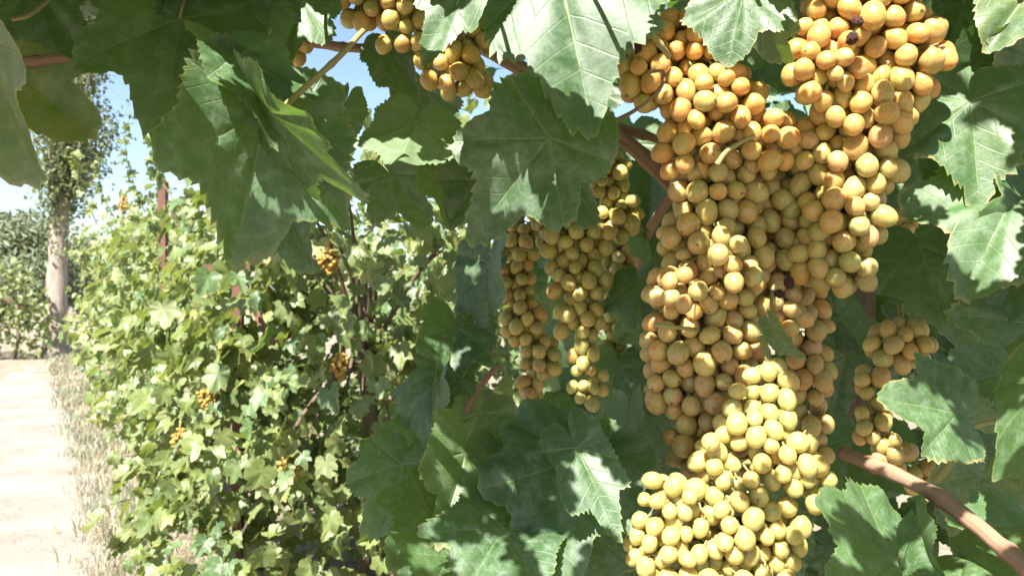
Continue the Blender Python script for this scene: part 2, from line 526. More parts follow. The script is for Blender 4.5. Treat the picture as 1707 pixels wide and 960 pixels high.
def poplar():
    rg = np.random.default_rng(3)
    base = P(92, 592, 17.9); base.z = gz(base.x, base.y) - 0.05
    t = empty('poplar_tree', base)
    tag(t, 'tall sparse poplar with pale grey trunk at the end of the path', 'tree')
    H = 12.0
    D = 17.9
    axis = [base, P(94, 520, D), P(97, 430, D), P(101, 330, D), P(108, 220, D), P(120, 100, D), P(128, -40, D), P(134, -200, D)]
    rad = [0.31, 0.22, 0.205, 0.19, 0.145, 0.11, 0.075, 0.03]
    sp = spline(axis, 40); rr = np.interp(np.linspace(0, 7, 40), range(8), rad)
    rr = [r * (1 + 0.10 * mnoise.noise(Vector((i * 0.6, 0, 0)))) for i, r in enumerate(rr)]
    V, Fc, U = tube(sp, rr, 14)
    V = [v + Vector((0.03 * mnoise.noise(v * 3.0), 0.03 * mnoise.noise(v * 3.0 + Vector((9, 0, 0))), 0)) for v in V]
    obj('trunk', new_mesh('trunk', V, Fc, M_TRUNK, True, U), t)
    br = Acc(); lf = Acc()
    def branch(p0, p1, p2, r0, leaves, lsz=0.075, spread=0.22):
        pts = spline([p0, p1, p2], 9)
        V, Fc, U = tube(pts, list(np.linspace(r0, 0.008, 9)), 6)
        br.add(V, Fc, U)
        for q in range(4):
            i0 = 3 + q
            if i0 >= 8: break
            tip = pts[i0] + Vector((rg.normal(0, .3), rg.normal(0, .3), rg.uniform(.15, .7)))
            V, Fc, U = tube(spline([pts[i0], (pts[i0] + tip) / 2 + Vector((rg.normal(0, .05), 0, .05)), tip], 5), list(np.linspace(r0 * .3, 0.004, 5)), 4)
            br.add(V, Fc, U)
        for q in range(leaves):
            i = int(rg.integers(2, 9)); c = pts[i] + Vector(rg.normal(0, spread, 3)) + Vector((0, 0, .1))
            leaf_card(lf, c, lsz * rg.uniform(.6, 1.2), rg)
    for k in range(46):                                     # upswept branches up the trunk
        h = rg.uniform(0.0, 1.0)
        i = int(14 + h * 24); i = min(i, 38)
        p0 = sp[i]
        a = rg.uniform(0, 2 * math.pi)
        ln = rg.uniform(1.1, 2.5) * (1 - 0.4 * h)
        out = Vector((math.cos(a) * 0.45 + 0.22, math.sin(a) * 0.45, 1)).normalized()
        p1 = p0 + Vector((out.x, out.y, out.z * .6)) * ln * .5; p2 = p0 + out * ln
        branch(p0, p1, p2, 0.045 * (1 - .5 * h) + 0.01, 260, 0.065)
    # bare branches bending to the left
    for a, b, c in (((98, 312), (52, 262), (46, 190)), ((100, 318), (70, 290), (40, 225)), ((104, 270), (85, 230), (92, 180))):
        br_p = [P(*a, D), P(*b, D), P(*c, D)]
        V, Fc, U = tube(spline(br_p, 12), list(np.linspace(0.055, 0.012, 12)), 6); br.add(V, Fc, U)
        for q in range(7):
            s0 = spline(br_p, 12)[4 + q]
            tip = s0 + Vector((rg.normal(0, .18), rg.normal(0, .2), rg.uniform(.2, .6)))
            V, Fc, U = tube([s0, (s0 + tip) / 2, tip], [0.012, 0.008, 0.004], 4); br.add(V, Fc, U)
    # leafy skirt on the lower trunk
    for q in range(900):
        f_ = rg.uniform(0.30, 0.62); c = sp[int(f_ * 39)] + Vector((rg.normal(0.05, .22), rg.normal(0, .22), rg.normal(0, .2)))
        leaf_card(lf, c, 0.06 * rg.uniform(.6, 1.2), rg)
    tag(obj('branches', br.mesh('branches', M_TRUNK), t), kind='stuff')
    tag(obj('crown', lf.mesh('crown', M_POPLAR, False), t), kind='stuff')
poplar()

def bush_tree(name, label, cat, px, pyg, d, blobs, mat, n, lsz, trunk_r, seed, elong=1.5, card=True, group=None):
    rg = np.random.default_rng(seed)
    base = P(px, pyg, d); base.z = gz(base.x, base.y)
    t = empty(name, base); tag(t, label, cat, group)
    tr = Acc(); lf = Acc()
    cs = [(P(a, b, d + dd), mm(r, d)) for a, b, dd, r in blobs]
    top = cs[0][0]
    V, Fc, U = tube(spline([base - Vector((0, 0, .1)), base.lerp(top, .4) + Vector((.05, 0, 0)), top], 8), list(np.linspace(trunk_r, trunk_r * .4, 8)), 8)
    tr.add(V, Fc, U)
    for c, r in cs[1:]:
        V, Fc, U = tube(spline([base.lerp(top, .45), base.lerp(top, .6).lerp(c, .5), c], 6), list(np.linspace(trunk_r * .5, .02, 6)), 6)
        tr.add(V, Fc, U)
    tot = sum(r * r for _, r in cs)
    for c, r in cs:
        for q in range(int(n * r * r / tot)):
            u = Vector(rg.standard_normal(3)).normalized(); k = rg.uniform(.55, 1.05)
            k *= 1 + .25 * mnoise.noise((c + u * r) * (2.0 / r))
            leaf_card(lf, c + u * r * k, lsz * rg.uniform(.6, 1.3), rg, elong)
    obj('trunk', tr.mesh('trunk', M_VTRUNK), t)
    tag(obj('crown', lf.mesh('crown', mat, False), t), kind='stuff')
bush_tree('olive_tree', 'round grey green tree far off at the left edge behind the shrubs', 'tree', 40, 545, 30,
          [(45, 400, 0, 48), (20, 430, 0, 50), (70, 430, 1, 42), (-30, 400, 1, 60), (50, 470, -1, 50), (0, 480, 0, 55), (90, 480, 1, 40)], M_OLIVE, 9000, 0.10, 0.2, 21, 1.9)
bush_tree('broad_tree', 'distant round tree peeping out behind the poplar trunk', 'tree', 150, 540, 45,
          [(150, 430, 0, 36), (120, 450, 0, 36), (180, 440, 1, 40), (215, 430, 0, 40), (140, 480, 0, 45), (260, 430, 0, 50)], M_OLIVE, 7000, 0.14, 0.25, 22, 1.5)

# ------------------------------------------------------------------ vine leaves, mid distance
MIDLEAF = []; FARLEAF = []; DARKMID = []
M_LEAF_SHADE = leaf_material('vine_leaf_shade_tone', (0.036, 0.080, 0.024), (0.085, 0.145, 0.040), (0.17, 0.22, 0.10), (0.32, 0.32, 0.08), (0.24, 0.37, 0.05), net=False, dusty=0.35)  # darker copy: shade on the central vine put into the leaf colour
for k in range(8):
    a = leaf_arrays(rng, 48, 3, 24, fold=rng.uniform(0.1, .85), cup=rng.uniform(-.25, .25), bend=rng.uniform(-.2, 1.3), ruffle=rng.uniform(.06, .15), lobing=rng.uniform(.5, 1.3), width=rng.uniform(.8, 1.05), ta=1.8)
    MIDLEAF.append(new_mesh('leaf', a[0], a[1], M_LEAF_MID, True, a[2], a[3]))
    DARKMID.append(new_mesh('leaf', a[0], a[1], M_LEAF_SHADE, True, a[2], a[3]))
    FARLEAF.append(leaf_arrays(rng, 26, 2, 13, fold=rng.uniform(0.05, .5), cup=rng.uniform(-.2, .2), bend=rng.uniform(-.2, .8), ruffle=.09, lobing=rng.uniform(.5, 1.2), ta=1.6))

def leaf_into(acc, arr, M):
    W = np.array(arr[0]); Mn = np.array(M)
    W = W @ Mn[:3, :3].T + Mn[:3, 3]
    acc.add(W.tolist(), arr[1], arr[2].tolist(), arr[3].tolist())

SUNH = Vector((SUN.x, SUN.y, 0)).normalized()
def mid_vine(label, blobs, n_obj, n_stuff, seed, size=(.045, .075), foot=None, bunches=(), shoots=(), deep=0.15):
    """blobs: (x, y, z, rx, ry, rz) in metres"""
    rg = np.random.default_rng(seed)
    if foot is None: foot = (blobs[0][0] + .1, blobs[0][1] + .1)
    base = Vector((foot[0], foot[1], gz(*foot)))
    t = empty('grapevine', base); tag(t, label, 'grapevine', 'vines of the row along the path')
    # trunk and arms
    top = Vector((base.x + .05, base.y, 1.15))
    V, Fc, U = tube(spline([base - Vector((0, 0, .1)), base.lerp(top, .5) + Vector((.06, .03, 0)), top], 10), [0.032 * (1 + .15 * rg.standard_normal()) for _ in range(10)], 9)
    obj('trunk', new_mesh('trunk', V, Fc, M_VTRUNK, True, U), t)
    for b in blobs:
        c = Vector(b[:3])
        for q in range(2):
            tip = c + Vector((rg.normal(0, .3) * b[3], rg.normal(0, .3) * b[4], rg.uniform(.1, .7) * b[5]))
            V, Fc, U = tube(spline([top, top.lerp(tip, .5) + Vector((0, 0, .15)), tip], 10), list(np.linspace(.014, .004, 10)), 6)
            obj('cane', new_mesh('cane', V, Fc, M_VTRUNK, True, U), t)
    vol = np.array([b[3] * b[5] + b[4] * b[5] for b in blobs]); vol = vol / vol.sum()
    acc = Acc(); total = n_obj + n_stuff
    pl = []
    tries = 0
    while len(pl) < total and tries < total * 6:
        tries += 1
        b = blobs[rg.choice(len(blobs), p=vol)]
        u = Vector(rg.standard_normal(3)).normalized()
        k = rg.uniform(.6, 1.08)
        c = Vector((b[0] + u.x * b[3] * k, b[1] + u.y * b[4] * k, b[2] + u.z * b[5] * k))
        inside = False
        for b2 in blobs:
            if b2 is b: continue
            q = ((c.x - b2[0]) / b2[3]) ** 2 + ((c.y - b2[1]) / b2[4]) ** 2 + ((c.z - b2[2]) / b2[5]) ** 2
            if q < .55: inside = True
        if inside or c.z < .05: continue
        lump = mnoise.noise(c * 3.2 + Vector((seed, 0, 0)))
        c += u * (.34 * lump)                             # lumps and hollows between shoots
        outw = Vector((u.x, u.y, u.z * .7))
        n = (outw * .45 + Vector((SUN.x * .6, SUN.y * .6, .95)) + Vector(rg.standard_normal(3)) * .75).normalized()
        m = Vector((outw.x * .6, outw.y * .6, -.75)) + Vector(rg.standard_normal(3)) * .5
        vis = -u.y + .35 * (-u.x) + rg.normal(0, .15)
        pl.append((vis, c, m, n, rg.uniform(*size) * (1.25 if rg.random() < .15 else 1)))
    for sh in shoots:                                     # loose shoots rising above the row
        pts = spline([Vector(q) for q in sh], 14)
        V, Fc, U = tube(pts, list(np.linspace(.006, .002, 14)), 5)
        obj('shoot', new_mesh('shoot', V, Fc, M_STALK, True, U), t)
        for i in range(2, 14):
            for q in range(2):
                n = Vector((rg.normal(0, .6), -.5 + rg.normal(0, .5), .8)).normalized(); m = Vector(rg.standard_normal(3)) + Vector((0, 0, -.5))
                pl.append((9, pts[i] + m.normalized() * .03, m, n, rg.uniform(*size) * .9))
    pl.sort(key=lambda a: -a[0])
    for i, (vis, c, m, n, s) in enumerate(pl):
        M = basis(c, m, n, s)
        if i < n_obj:
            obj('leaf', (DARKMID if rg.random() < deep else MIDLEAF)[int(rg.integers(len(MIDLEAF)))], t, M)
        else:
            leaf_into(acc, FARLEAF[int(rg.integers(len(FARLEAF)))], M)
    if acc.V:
        tag(obj('foliage', acc.mesh('foliage', M_LEAF_SHADE if deep > .5 else M_LEAF_MID), t), kind='stuff')
    return t

mid_vine('leafy vine just beyond the shaded bunches, filling the centre of the picture',
         [(-.80, 3.25, 1.25, .42, .40, .62), (-.52, 3.15, .75, .40, .40, .60), (-.70, 3.3, 1.85, .50, .4, .40), (-.95, 3.05, .50, .36, .36, .42), (-.15, 3.4, 1.3, .40, .35, 1.0), (-.45, 3.4, 1.5, .5, .35, .6), (-.62, 3.6, .9, .5, .3, .8), (-1.0, 3.7, 1.3, .4, .3, .8), (-.6, 4.1, 1.0, .75, .25, 1.0), (-.68, 3.02, .98, .28, .22, .36)], 300, 1700, 31, size=(.045, .078), deep=.45, foot=(-.75, 3.75))
mid_vine('sunlit vine overgrowing the rusty brace, second from the camera along the path',
         [(-1.42, 3.75, 1.0, .40, .42, .55), (-1.35, 3.60, .45, .42, .40, .42), (-1.30, 4.1, 1.65, .45, .42, .45), (-1.60, 4.1, 1.0, .36, .4, .50), (-1.25, 3.4, 1.0, .25, .25, .35)], 300, 1500, 32, size=(.045, .078), foot=(-1.35, 4.2))
mid_vine('yellowish sunlit vine in the row at the left, third from the camera',
         [(-2.30, 5.4, 1.15, .45, .5, .70), (-2.1, 5.1, .60, .42, .45, .5), (-2.2, 5.6, 1.85, .5, .5, .40), (-2.62, 5.7, 1.0, .4, .45, .5)], 300, 900, 33, size=(.05, .08),
         shoots=[((-2.3, 5.5, 2.0), (-2.45, 5.4, 2.35), (-2.4, 5.3, 2.55))])
mid_vine('vine below the rusty post top in the row, fourth from the camera',
         [(-3.3, 7.3, 1.2, .5, .6, .75), (-3.15, 7.0, .6, .45, .5, .5), (-3.2, 7.4, 2.0, .55, .55, .45), (-3.70, 7.6, 1.1, .42, .5, .55)], 300, 700, 34, size=(.05,.08),
         shoots=[((-3.4, 7.3, 2.2), (-3.5, 7.2, 2.6), (-3.45, 7.0, 2.95)), ((-3.9, 7.4, 2.1), (-4.05, 7.4, 2.5), (-4.0, 7.2, 2.75))])
mid_vine('farthest pale vine of the row, close to the poplar trunk',
         [(-4.75, 9.8, 1.2, .6, .7, .8), (-4.5, 9.4, .6, .5, .6, .5), (-4.9, 10.2, 2.0, .7, .7, .5), (-6.0, 12.3, 1.2, .7, .8, .9), (-6.1, 12.3, 2.1, .7, .7, .5)], 300, 900, 35, size=(.055,.085),
         shoots=[((-4.9, 9.9, 2.2), (-5.1, 9.8, 2.7), (-5.05, 9.6, 3.1))])
mid_vine('dark green vine on the far side of the path below the grey green tree',
         [(-10.9, 17.0, 1.1, .75, .8, .8), (-11.9, 16.8, .9, .9, .9, .9), (-10.5, 17.2, .6, .5, .7, .6), (-12.6, 17, 1.3, .9, .9, 1.0), (-11.3, 17.2, 1.7, .7, .7, .4)], 300, 1400, 36, size=(.06, .09))

mid_vine('shaded vine glimpsed through the gaps behind the central leafy vine',
         [(-.55, 5.0, 1.0, .8, .35, 1.0), (.3, 4.6, 1.1, .7, .4, 1.1), (-1.2, 5.6, 1.1, .6, .35, 1.0)], 120, 1200, 37, size=(.06, .09), deep=.9)

# rusty trellis posts
def post(label, px, py0, py1, d, w, brace=None, bar=None):
    top = P(px, py0, d); base = Vector((top.x, top.y, gz(top.x, top.y) - .1))
    t = empty('trellis_post', Vector((base.x, base.y, base.z + .1))); tag(t, label, 'post', 'rusty posts of the vine trellis')
    def bar_mesh(a, b, w, name):
        ax = (b - a).normalized(); s = ax.cross(Vector((0, 1, 0))).normalized() * w * .5; n = Vector((0, 1, 0)) * w * .5
        # L-shaped angle iron
        prof = [(-1, -1), (1, -1), (1, -.7), (-.7, -.7), (-.7, 1), (-1, 1)]
        V = [q + s * u + n * v for q in (a, a.lerp(b, .5), b) for u, v in prof]
        Fc = []
        for i in range(2):
            for k in range(6):
                Fc.append((i * 6 + k, i * 6 + (k + 1) % 6, (i + 1) * 6 + (k + 1) % 6, (i + 1) * 6 + k))
        Fc += [(0, 1, 2, 3), (0, 3, 4, 5), (12, 15, 14, 13), (12, 17, 16, 15)]
        obj(name, new_mesh(name, V, Fc, M_RUST, False), t)
    bar_mesh(base, top, w, 'upright')
    if bar: bar_mesh(P(*bar[0], d - .02), P(*bar[1], d - .02), w * .7, 'crossbar')
    if brace: bar_mesh(P(*brace[0], d + .01), P(*brace[1], d - .12), w * .75, 'brace')
post('rusty trellis post with slanting brace half hidden in the sunlit vine', 397, 440, 600, 3.42, .04, ((402, 475), (456, 572)), ((340, 446), (418, 444)))
post('rusty post top sticking out above the far vines at the left', 272, 304, 400, 6.4, .06)

# ------------------------------------------------------------------ grape bunches
import bmesh
def berry_mesh(name, seed, sub, lump, mat):
    bm = bmesh.new()
    bmesh.ops.create_icosphere(bm, subdivisions=sub, radius=1.0)
    for v in bm.verts:
        q = v.co.copy()
        v.co = q * (1 + lump * mnoise.noise(q * 1.3 + Vector((seed * 7.1, 0, 0))))
        v.co.x *= 1 - 0.04 * q.z; v.co.y *= 1 - 0.04 * q.z
    me = bpy.data.meshes.new(name); bm.to_mesh(me); bm.free()
    me.polygons.foreach_set('use_smooth', [True] * len(me.polygons)); me.materials.append(mat)
    return me
BERRY = [berry_mesh('grape', k, 4, .05, M_GRAPE) for k in range(5)]
SMALLB = [berry_mesh('grape', k + 9, 2, .04, M_GRAPE) for k in range(2)]
RAISIN = []
for k in range(3):
    me = berry_mesh('shrivelled_grape', k + 20, 4, .1, M_RAISIN)
    for v in me.vertices:
        v.co = v.co * (1 + .35 * mnoise.noise(v.co * 2.6 + Vector((k * 5, 0, 0))) - .15 * abs(mnoise.noise(v.co * 5)))
    RAISIN.append(me)

GREEN = np.array((0.32, 0.345, 0.085)); YEL = np.array((0.52, 0.45, 0.12)); AMB = np.array((0.56, 0.27, 0.05)); PINK = np.array((0.42, 0.27, 0.14))

def bunch(label, blobs, r0, pal, seed, stem_from, seeds=(), raisins=(), second=True, n_max=300, group='grape bunches hanging on the near vine', depthk=.8, berry=None, tight=1.5):
    """blobs: (px, py, depth, rx, ry); pal(px, py, rng) -> colour; seeds: (px, py, diameter px, aspect, roll)"""
    rg = np.random.default_rng(seed)
    C = np.array([P(b[0], b[1], b[2]) for b in blobs])
    A = np.array([(mm(b[3], b[2]), mm(min(b[3], b[4] * 1.2) * depthk, b[2]), mm(b[4], b[2])) for b in blobs])
    def inset(k): return np.maximum(A - k * r0, r0 * .45)
    def q(pts, S): return (((pts[:, None, :] - C[None]) / S[None]) ** 2).sum(2)
    got = []; rad = []; fixed = []
    S0 = inset(.95)
    for sd in seeds:                                       # berries that can be picked out in the photograph
        d0 = blobs[0][2]
        dirv = np.array(P(sd[0], sd[1], 1.0)) - np.array((0, 0, CAMZ))
        o = np.array((0, 0, CAMZ)); best = None
        for c, s in zip(C, S0):
            a = ((dirv / s) ** 2).sum(); b = (dirv / s * (o - c) / s).sum(); cc = (((o - c) / s) ** 2).sum() - 1
            disc = b * b - a * cc
            tt = (-b - math.sqrt(disc)) / a if disc > 0 else (c[1] if ((sd[0] - CX) / F * c[1] - c[0]) ** 2 + (CAMZ - (sd[1] - CY) / F * c[1] - c[2]) ** 2 < (2.2 * s[0]) ** 2 else None)
            if tt is not None and (best is None or tt < best): best = tt
        if best is None: best = d0
        if len(sd) > 3 and sd[3]: best += sd[3]
        pt = o + dirv * best
        got.append(pt); rad.append(sd[2] * .5 * best / F); fixed.append(True)
    def fill(Sk, step, nc, cond=None):
        for k in np.argsort(rg.random(len(C))):
            u = rg.standard_normal((nc, 3)); u /= np.linalg.norm(u, axis=1)[:, None]
            pts = C[k] + u * Sk[k]
            qq = q(pts, Sk); qq[:, k] = 9
            pts = pts[(qq > .93).all(1)]
            if cond is not None: pts = pts[cond(pts)]
            for p_ in pts:
                r = r0 * rg.uniform(.84, 1.13)
                if got:
                    G = np.array(got); R = np.array(rad)
                    if (np.linalg.norm(G - p_, axis=1) < (R + r) * .5 * step).any(): continue
                got.append(p_); rad.append(r); fixed.append(False)
    fill(S0, tight, 420)
    if second:
        cy = C[:, 1].mean()
        fill(inset(2.3), 1.55, 300, lambda p_: p_[:, 1] < cy + .005)
    G = np.array(got); R = np.array(rad); fx = np.array(fixed)
    for it in range(22):                                   # push apart
        D = G[:, None] - G[None]; L = np.linalg.norm(D, axis=2) + 1e-9
        ov = np.maximum(0, (R[:, None] + R[None]) * .94 - L); np.fill_diagonal(ov, 0)
        mv = (D / L[..., None] * ov[..., None] * .3).sum(1)
        mv[fx] *= .15
        G = G + np.clip(mv, -r0 * .3, r0 * .3)
    top = Vector(stem_from)
    t = empty('grape_bunch', top); tag(t, label, 'grape bunch', group)
    order = np.argsort(G[:, 1])
    axis_pts = [Vector(c) for c in C]
    st = Acc()
    srt = sorted(axis_pts, key=lambda v: -v.z)
    V, Fc, U = tube(spline([top] + srt, 6 * len(srt) + 4), list(np.linspace(.0032, .0016, 6 * len(srt) + 4)), 7)
    st.add(V, Fc, U)
    rach = spline([top] + srt, 60)
    rest = Acc()
    for j, i in enumerate(order):
        c = Vector(G[i]); r = R[i]
        near = min(rach, key=lambda v: (v - c - Vector((0, 0, .012))).length)
        out = (c - near); dl = out.length
        out = out.normalized() if dl > 1e-6 else Vector((0, -1, 0))
        w = (out * .8 + Vector((0, 0, -.45)) + Vector(rg.standard_normal(3)) * .38).normalized()
        px = CX + c.x / c.y * F; py = CY - (c.z - CAMZ) / c.y * F
        asp = rg.uniform(1.0, 1.26)
        qt = w.to_track_quat('Z', 'Y').to_matrix().to_4x4()
        M = Matrix.Translation(c) @ qt @ Matrix.Diagonal((r * .97, r * .97 * rg.uniform(.96, 1.03), r * asp, 1))
        col = np.clip(pal(px, py, rg), .01, .9)
        if j < n_max:
            o = obj('grape', (berry or BERRY)[int(rg.integers(len(berry or BERRY)))], t, M)
            o.color = (*col, 1)
        else:
            me = SMALLB[0]
            base = np.array([v.co for v in me.vertices]); Mn = np.array(M)
            rest.add((base @ Mn[:3, :3].T + Mn[:3, 3]).tolist(), [tuple(f.vertices) for f in me.polygons])
        a = c - w * r * asp * .95
        b = near if dl < .045 else c - (c - near) * (.045 / dl)
        V, Fc, U = tube([a, a - w * .004, (a + b) / 2, b], [.0013, .0008, .0009, .0013], 5)
        st.add(V, Fc, U)
    if rest.V:
        o = tag(obj('grapes', rest.mesh('grapes', M_BERRYFAR), t), kind='stuff'); o.color = (*GREEN, 1)
    for (a, b, d, sz) in raisins:
        n = max(1, int(sz / 9))
        for k in range(n):
            c = P(a + rg.normal(0, sz * .35), b + rg.normal(0, sz * .35), d + rg.normal(0, .003))
            obj('shrivelled_grape', RAISIN[int(rg.integers(3))], t, Matrix.Translation(c) @ Matrix.Rotation(rg.uniform(0, 6), 4, 'X') @ Matrix.Diagonal((.0042, .0035, .005, 1)))
    obj('stem', st.mesh('stem', M_STALK), t)
    return t

def pal_mix(*w):
    """weights for GREEN, YEL, AMB, PINK"""
    w = np.array(w, float)
    def f(px, py, rg):
        k = rg.dirichlet(w * 2.2 + .02)
        c = k[0] * GREEN + k[1] * YEL + k[2] * AMB + k[3] * PINK
        return c * rg.uniform(.78, .98)
    return f

def pal_y(y0, y1, wa, wb):  # amber blush, plus sunlit glow and shade put into the tint by row
    """berry tint changes from wa at photograph row y0 to wb at row y1"""
    wa = np.array(wa, float); wb = np.array(wb, float)
    def f(px, py, rg):
        t = min(1, max(0, (py - y0) / (y1 - y0)))
        return pal_mix(*(wa * (1 - t) + wb * t))(px, py, rg)
    return f

R38 = 0.0091
bunch('amber bunch at the top with a dried dark tip, beside the large pale leaf',
      [(1085, 125, .68, 60, 62), (1150, 75, .69, 80, 62), (1195, 180, .68, 85, 75), (1275, 235, .67, 62, 60), (1150, 250, .68, 62, 55)], R38,
      pal_y(100, 280, (.05, .35, 2.2, .1), (.5, .4, 1.2, .4)), 101, P(1150, 0, .70),
      seeds=[(1053, 140, 40), (1078, 92, 34), (1100, 110, 36), (1120, 130, 34), (1045, 115, 34), (1185, 85, 30), (1210, 110, 32), (1200, 125, 30), (1238, 125, 31), (1205, 128, 27), (1148, 112, 29), (1175, 170, 38), (1235, 195, 36), (1255, 175, 38), (1120, 180, 38), (1140, 240, 38), (1105, 255, 38)],
      raisins=[(1065, 75, .655, 22), (1038, 98, .66, 14), (1105, 78, .665, 10)])
bunch('big shaded bunch in the middle with two small sunlit clusters of berries on its front',
      [(1195, 320, .69, 80, 75), (1185, 400, .69, 90, 80), (1180, 485, .69, 108, 75), (1175, 570, .69, 112, 75), (1190, 650, .69, 100, 75), (1190, 735, .69, 82, 70), (1290, 430, .70, 50, 65), (1285, 340, .70, 55, 60), (1300, 520, .70, 50, 55), (1120, 640, .69, 55, 60)], R38,
      pal_y(300, 700, (1.0, .2, .7, 1.0), (.7, .3, .9, 1.1)), 102, P(1215, 215, .70),
      seeds=[(1202, 395, 31, -.02), (1231, 408, 32, -.025), (1262, 398, 34, -.02), (1197, 424, 37, -.025), (1272, 426, 37, -.02), (1222, 442, 31, -.03), (1250, 440, 29, -.03), (1256, 461, 34, -.025), (1224, 470, 34, -.025), (1202, 452, 26, -.01),
             (1139, 460, 29, -.02), (1119, 473, 29, -.02), (1118, 491, 33, -.02), (1163, 486, 33, -.03), (1141, 507, 29, -.03), (1178, 503, 24, -.01), (1120, 517, 29, -.005), (1158, 518, 30, -.005), (1192, 490, 29, -.005),
             (1140, 426, 24), (1120, 440, 36)],
      raisins=[(1308, 478, .655, 14), (1300, 492, .655, 10)])
bunch('long amber bunch at the upper right, sunlit above and shaded below',
      [(1440, 30, .65, 105, 75), (1375, 110, .64, 66, 70), (1500, 95, .65, 82, 95), (1440, 195, .65, 80, 70), (1430, 280, .66, 72, 72), (1415, 360, .66, 74, 65), (1400, 435, .67, 66, 58), (1365, 250, .67, 56, 60), (1360, 340, .68, 52, 60), (1365, 420, .68, 52, 55)], R38 * 1.02,
      pal_y(120, 260, (.1, .6, 1.8, .2), (1.0, .4, .6, .6)), 103, P(1450, -90, .66),
      seeds=[(1362, 23, 34), (1365, 40, 30), (1345, 45, 30), (1395, 48, 37), (1490, 30, 36), (1522, 20, 37), (1490, 65, 38), (1408, 97, 34), (1440, 108, 36), (1378, 102, 32), (1342, 112, 36), (1410, 135, 30), (1440, 145, 34), (1392, 122, 26), (1470, 130, 34), (1350, 90, 32), (1500, 132, 40), (1537, 140, 36), (1400, 165, 34), (1435, 172, 36), (1376, 168, 34), (1432, 375, 36), (1425, 345, 34)],
      raisins=[(1425, 52, .60, 16), (1418, 62, .605, 12)])
bunch('sunny yellow green bunch at the bottom in front of the others',
      [(1285, 640, .63, 42, 48), (1255, 710, .63, 68, 50), (1310, 765, .62, 66, 55), (1350, 795, .62, 46, 42), (1195, 770, .63, 44, 44), (1120, 835, .61, 62, 46), (1115, 915, .61, 72, 65), (1215, 870, .62, 90, 75), (1290, 890, .62, 58, 66), (1210, 985, .61, 130, 62)], R38 * .89,
      pal_mix(.8, 1.6, .2, .1), 104, P(1270, 560, .66),
      seeds=[(1255, 626, 29), (1280, 620, 30), (1230, 652, 28), (1256, 655, 28), (1283, 655, 32), (1284, 690, 32), (1258, 697, 28), (1310, 695, 34), (1311, 668, 33), (1185, 737, 32), (1191, 778, 30), (1235, 736, 29), (1285, 742, 28), (1330, 737, 36), (1313, 758, 30), (1305, 790, 29), (1345, 800, 29), (1325, 812, 30), (1358, 840, 31), (1252, 800, 30), (1207, 800, 30),
             (1088, 801, 31), (1122, 812, 32), (1074, 832, 24), (1096, 835, 26), (1150, 828, 27), (1188, 827, 33), (1203, 850, 29), (1117, 852, 27), (1140, 854, 27), (1215, 875, 30), (1167, 880, 29), (1068, 868, 30), (1062, 893, 28), (1083, 905, 27), (1060, 928, 29), (1115, 922, 31), (1144, 930, 28), (1193, 936, 28), (1217, 946, 28), (1142, 888, 25), (1277, 893, 27), (1302, 915, 29), (1272, 920, 27), (1295, 938, 28), (1320, 935, 29)])
bunch('shaded pinkish bunch tucked behind between the middle and right bunches',
      [(1335, 470, .75, 48, 50), (1345, 540, .75, 46, 55), (1348, 620, .75, 44, 60), (1352, 700, .75, 40, 50), (1362, 745, .75, 30, 40)], R38, pal_mix(.5, .2, .8, 1.0), 105, P(1330, 390, .76), second=False)
bunch('hollow between the big bunches filled by a dark shaded bunch',
      [(1310, 290, .73, 60, 60), (1320, 370, .74, 55, 60), (1330, 440, .74, 50, 50)], R38, pal_mix(1.0, .3, .6, .3), 106, P(1300, 220, .77), second=False)
bunch('slender yellow green bunch hanging left of the thick cane, tapering to a dried tip',
      [(1012, 290, .88, 42, 44), (1030, 360, .88, 42, 44), (912, 345, .87, 38, 52), (960, 400, .87, 70, 42), (966, 465, .87, 56, 46), (966, 530, .87, 44, 45), (976, 595, .87, 32, 40), (980, 650, .87, 30, 32)], .0087,
      pal_mix(1.4, .9, .15, .05), 107, P(1000, 215, .88),
      seeds=[(899, 338, 20), (888, 357, 21), (896, 375, 20), (911, 366, 20), (1010, 260, 21), (1011, 282, 21), (982, 283, 20), (985, 304, 21), (1003, 355, 24), (1023, 322, 22), (1055, 335, 24), (1036, 342, 18), (920, 446, 26), (962, 617, 21), (985, 617, 19), (1005, 627, 20), (973, 643, 19), (990, 647, 20), (968, 663, 20), (1003, 650, 22), (954, 645, 20)],
      raisins=[(975, 690, .87, 16)])
bunch('drab shaded bunch at the left behind the slender one',
      [(868, 405, 1.0, 42, 36), (858, 465, 1.0, 36, 45), (872, 535, 1.0, 42, 46), (900, 595, 1.0, 38, 42), (884, 655, 1.0, 27, 38), (874, 715, 1.0, 15, 26)], .0092, pal_mix(1.0, .3, .5, .2), 108, P(870, 340, 1.0))
bunch('deep shadowed bunch seen through the gap right of the slender bunch',
      [(1030, 440, 1.12, 32, 50), (1028, 520, 1.12, 28, 50), (1022, 590, 1.12, 24, 40)], .0100, pal_mix(1.2, .2, .4, .1), 109, P(1030, 370, 1.12), second=False)
bunch('golden bunch at the top centre below the brown cane',
      [(610, 10, .75, 52, 40), (680, 20, .74, 56, 45), (712, 75, .74, 44, 42), (758, 120, .74, 50, 46), (795, 60, .75, 38, 44), (790, 135, .75, 36, 36), (720, 0, .76, 80, 40)], .0089,
      pal_mix(.6, 1.0, .9, .3), 110, P(720, -60, .76),
      seeds=[(652, 32, 32), (675, 10, 30), (735, 105, 26), (716, 134, 32), (745, 139, 28), (729, 76, 28), (706, 100, 34), (765, 120, 32), (788, 48, 30), (822, 55, 28), (785, 20, 34), (620, 15, 30), (672, 72, 32), (640, 75, 30)])
bunch('handful of golden berries peeping out under a leaf at the upper left',
      [(505, 88, .85, 22, 28)], .0095, pal_mix(.4, 1.0, .8, .1), 111, P(508, 40, .86), second=False)
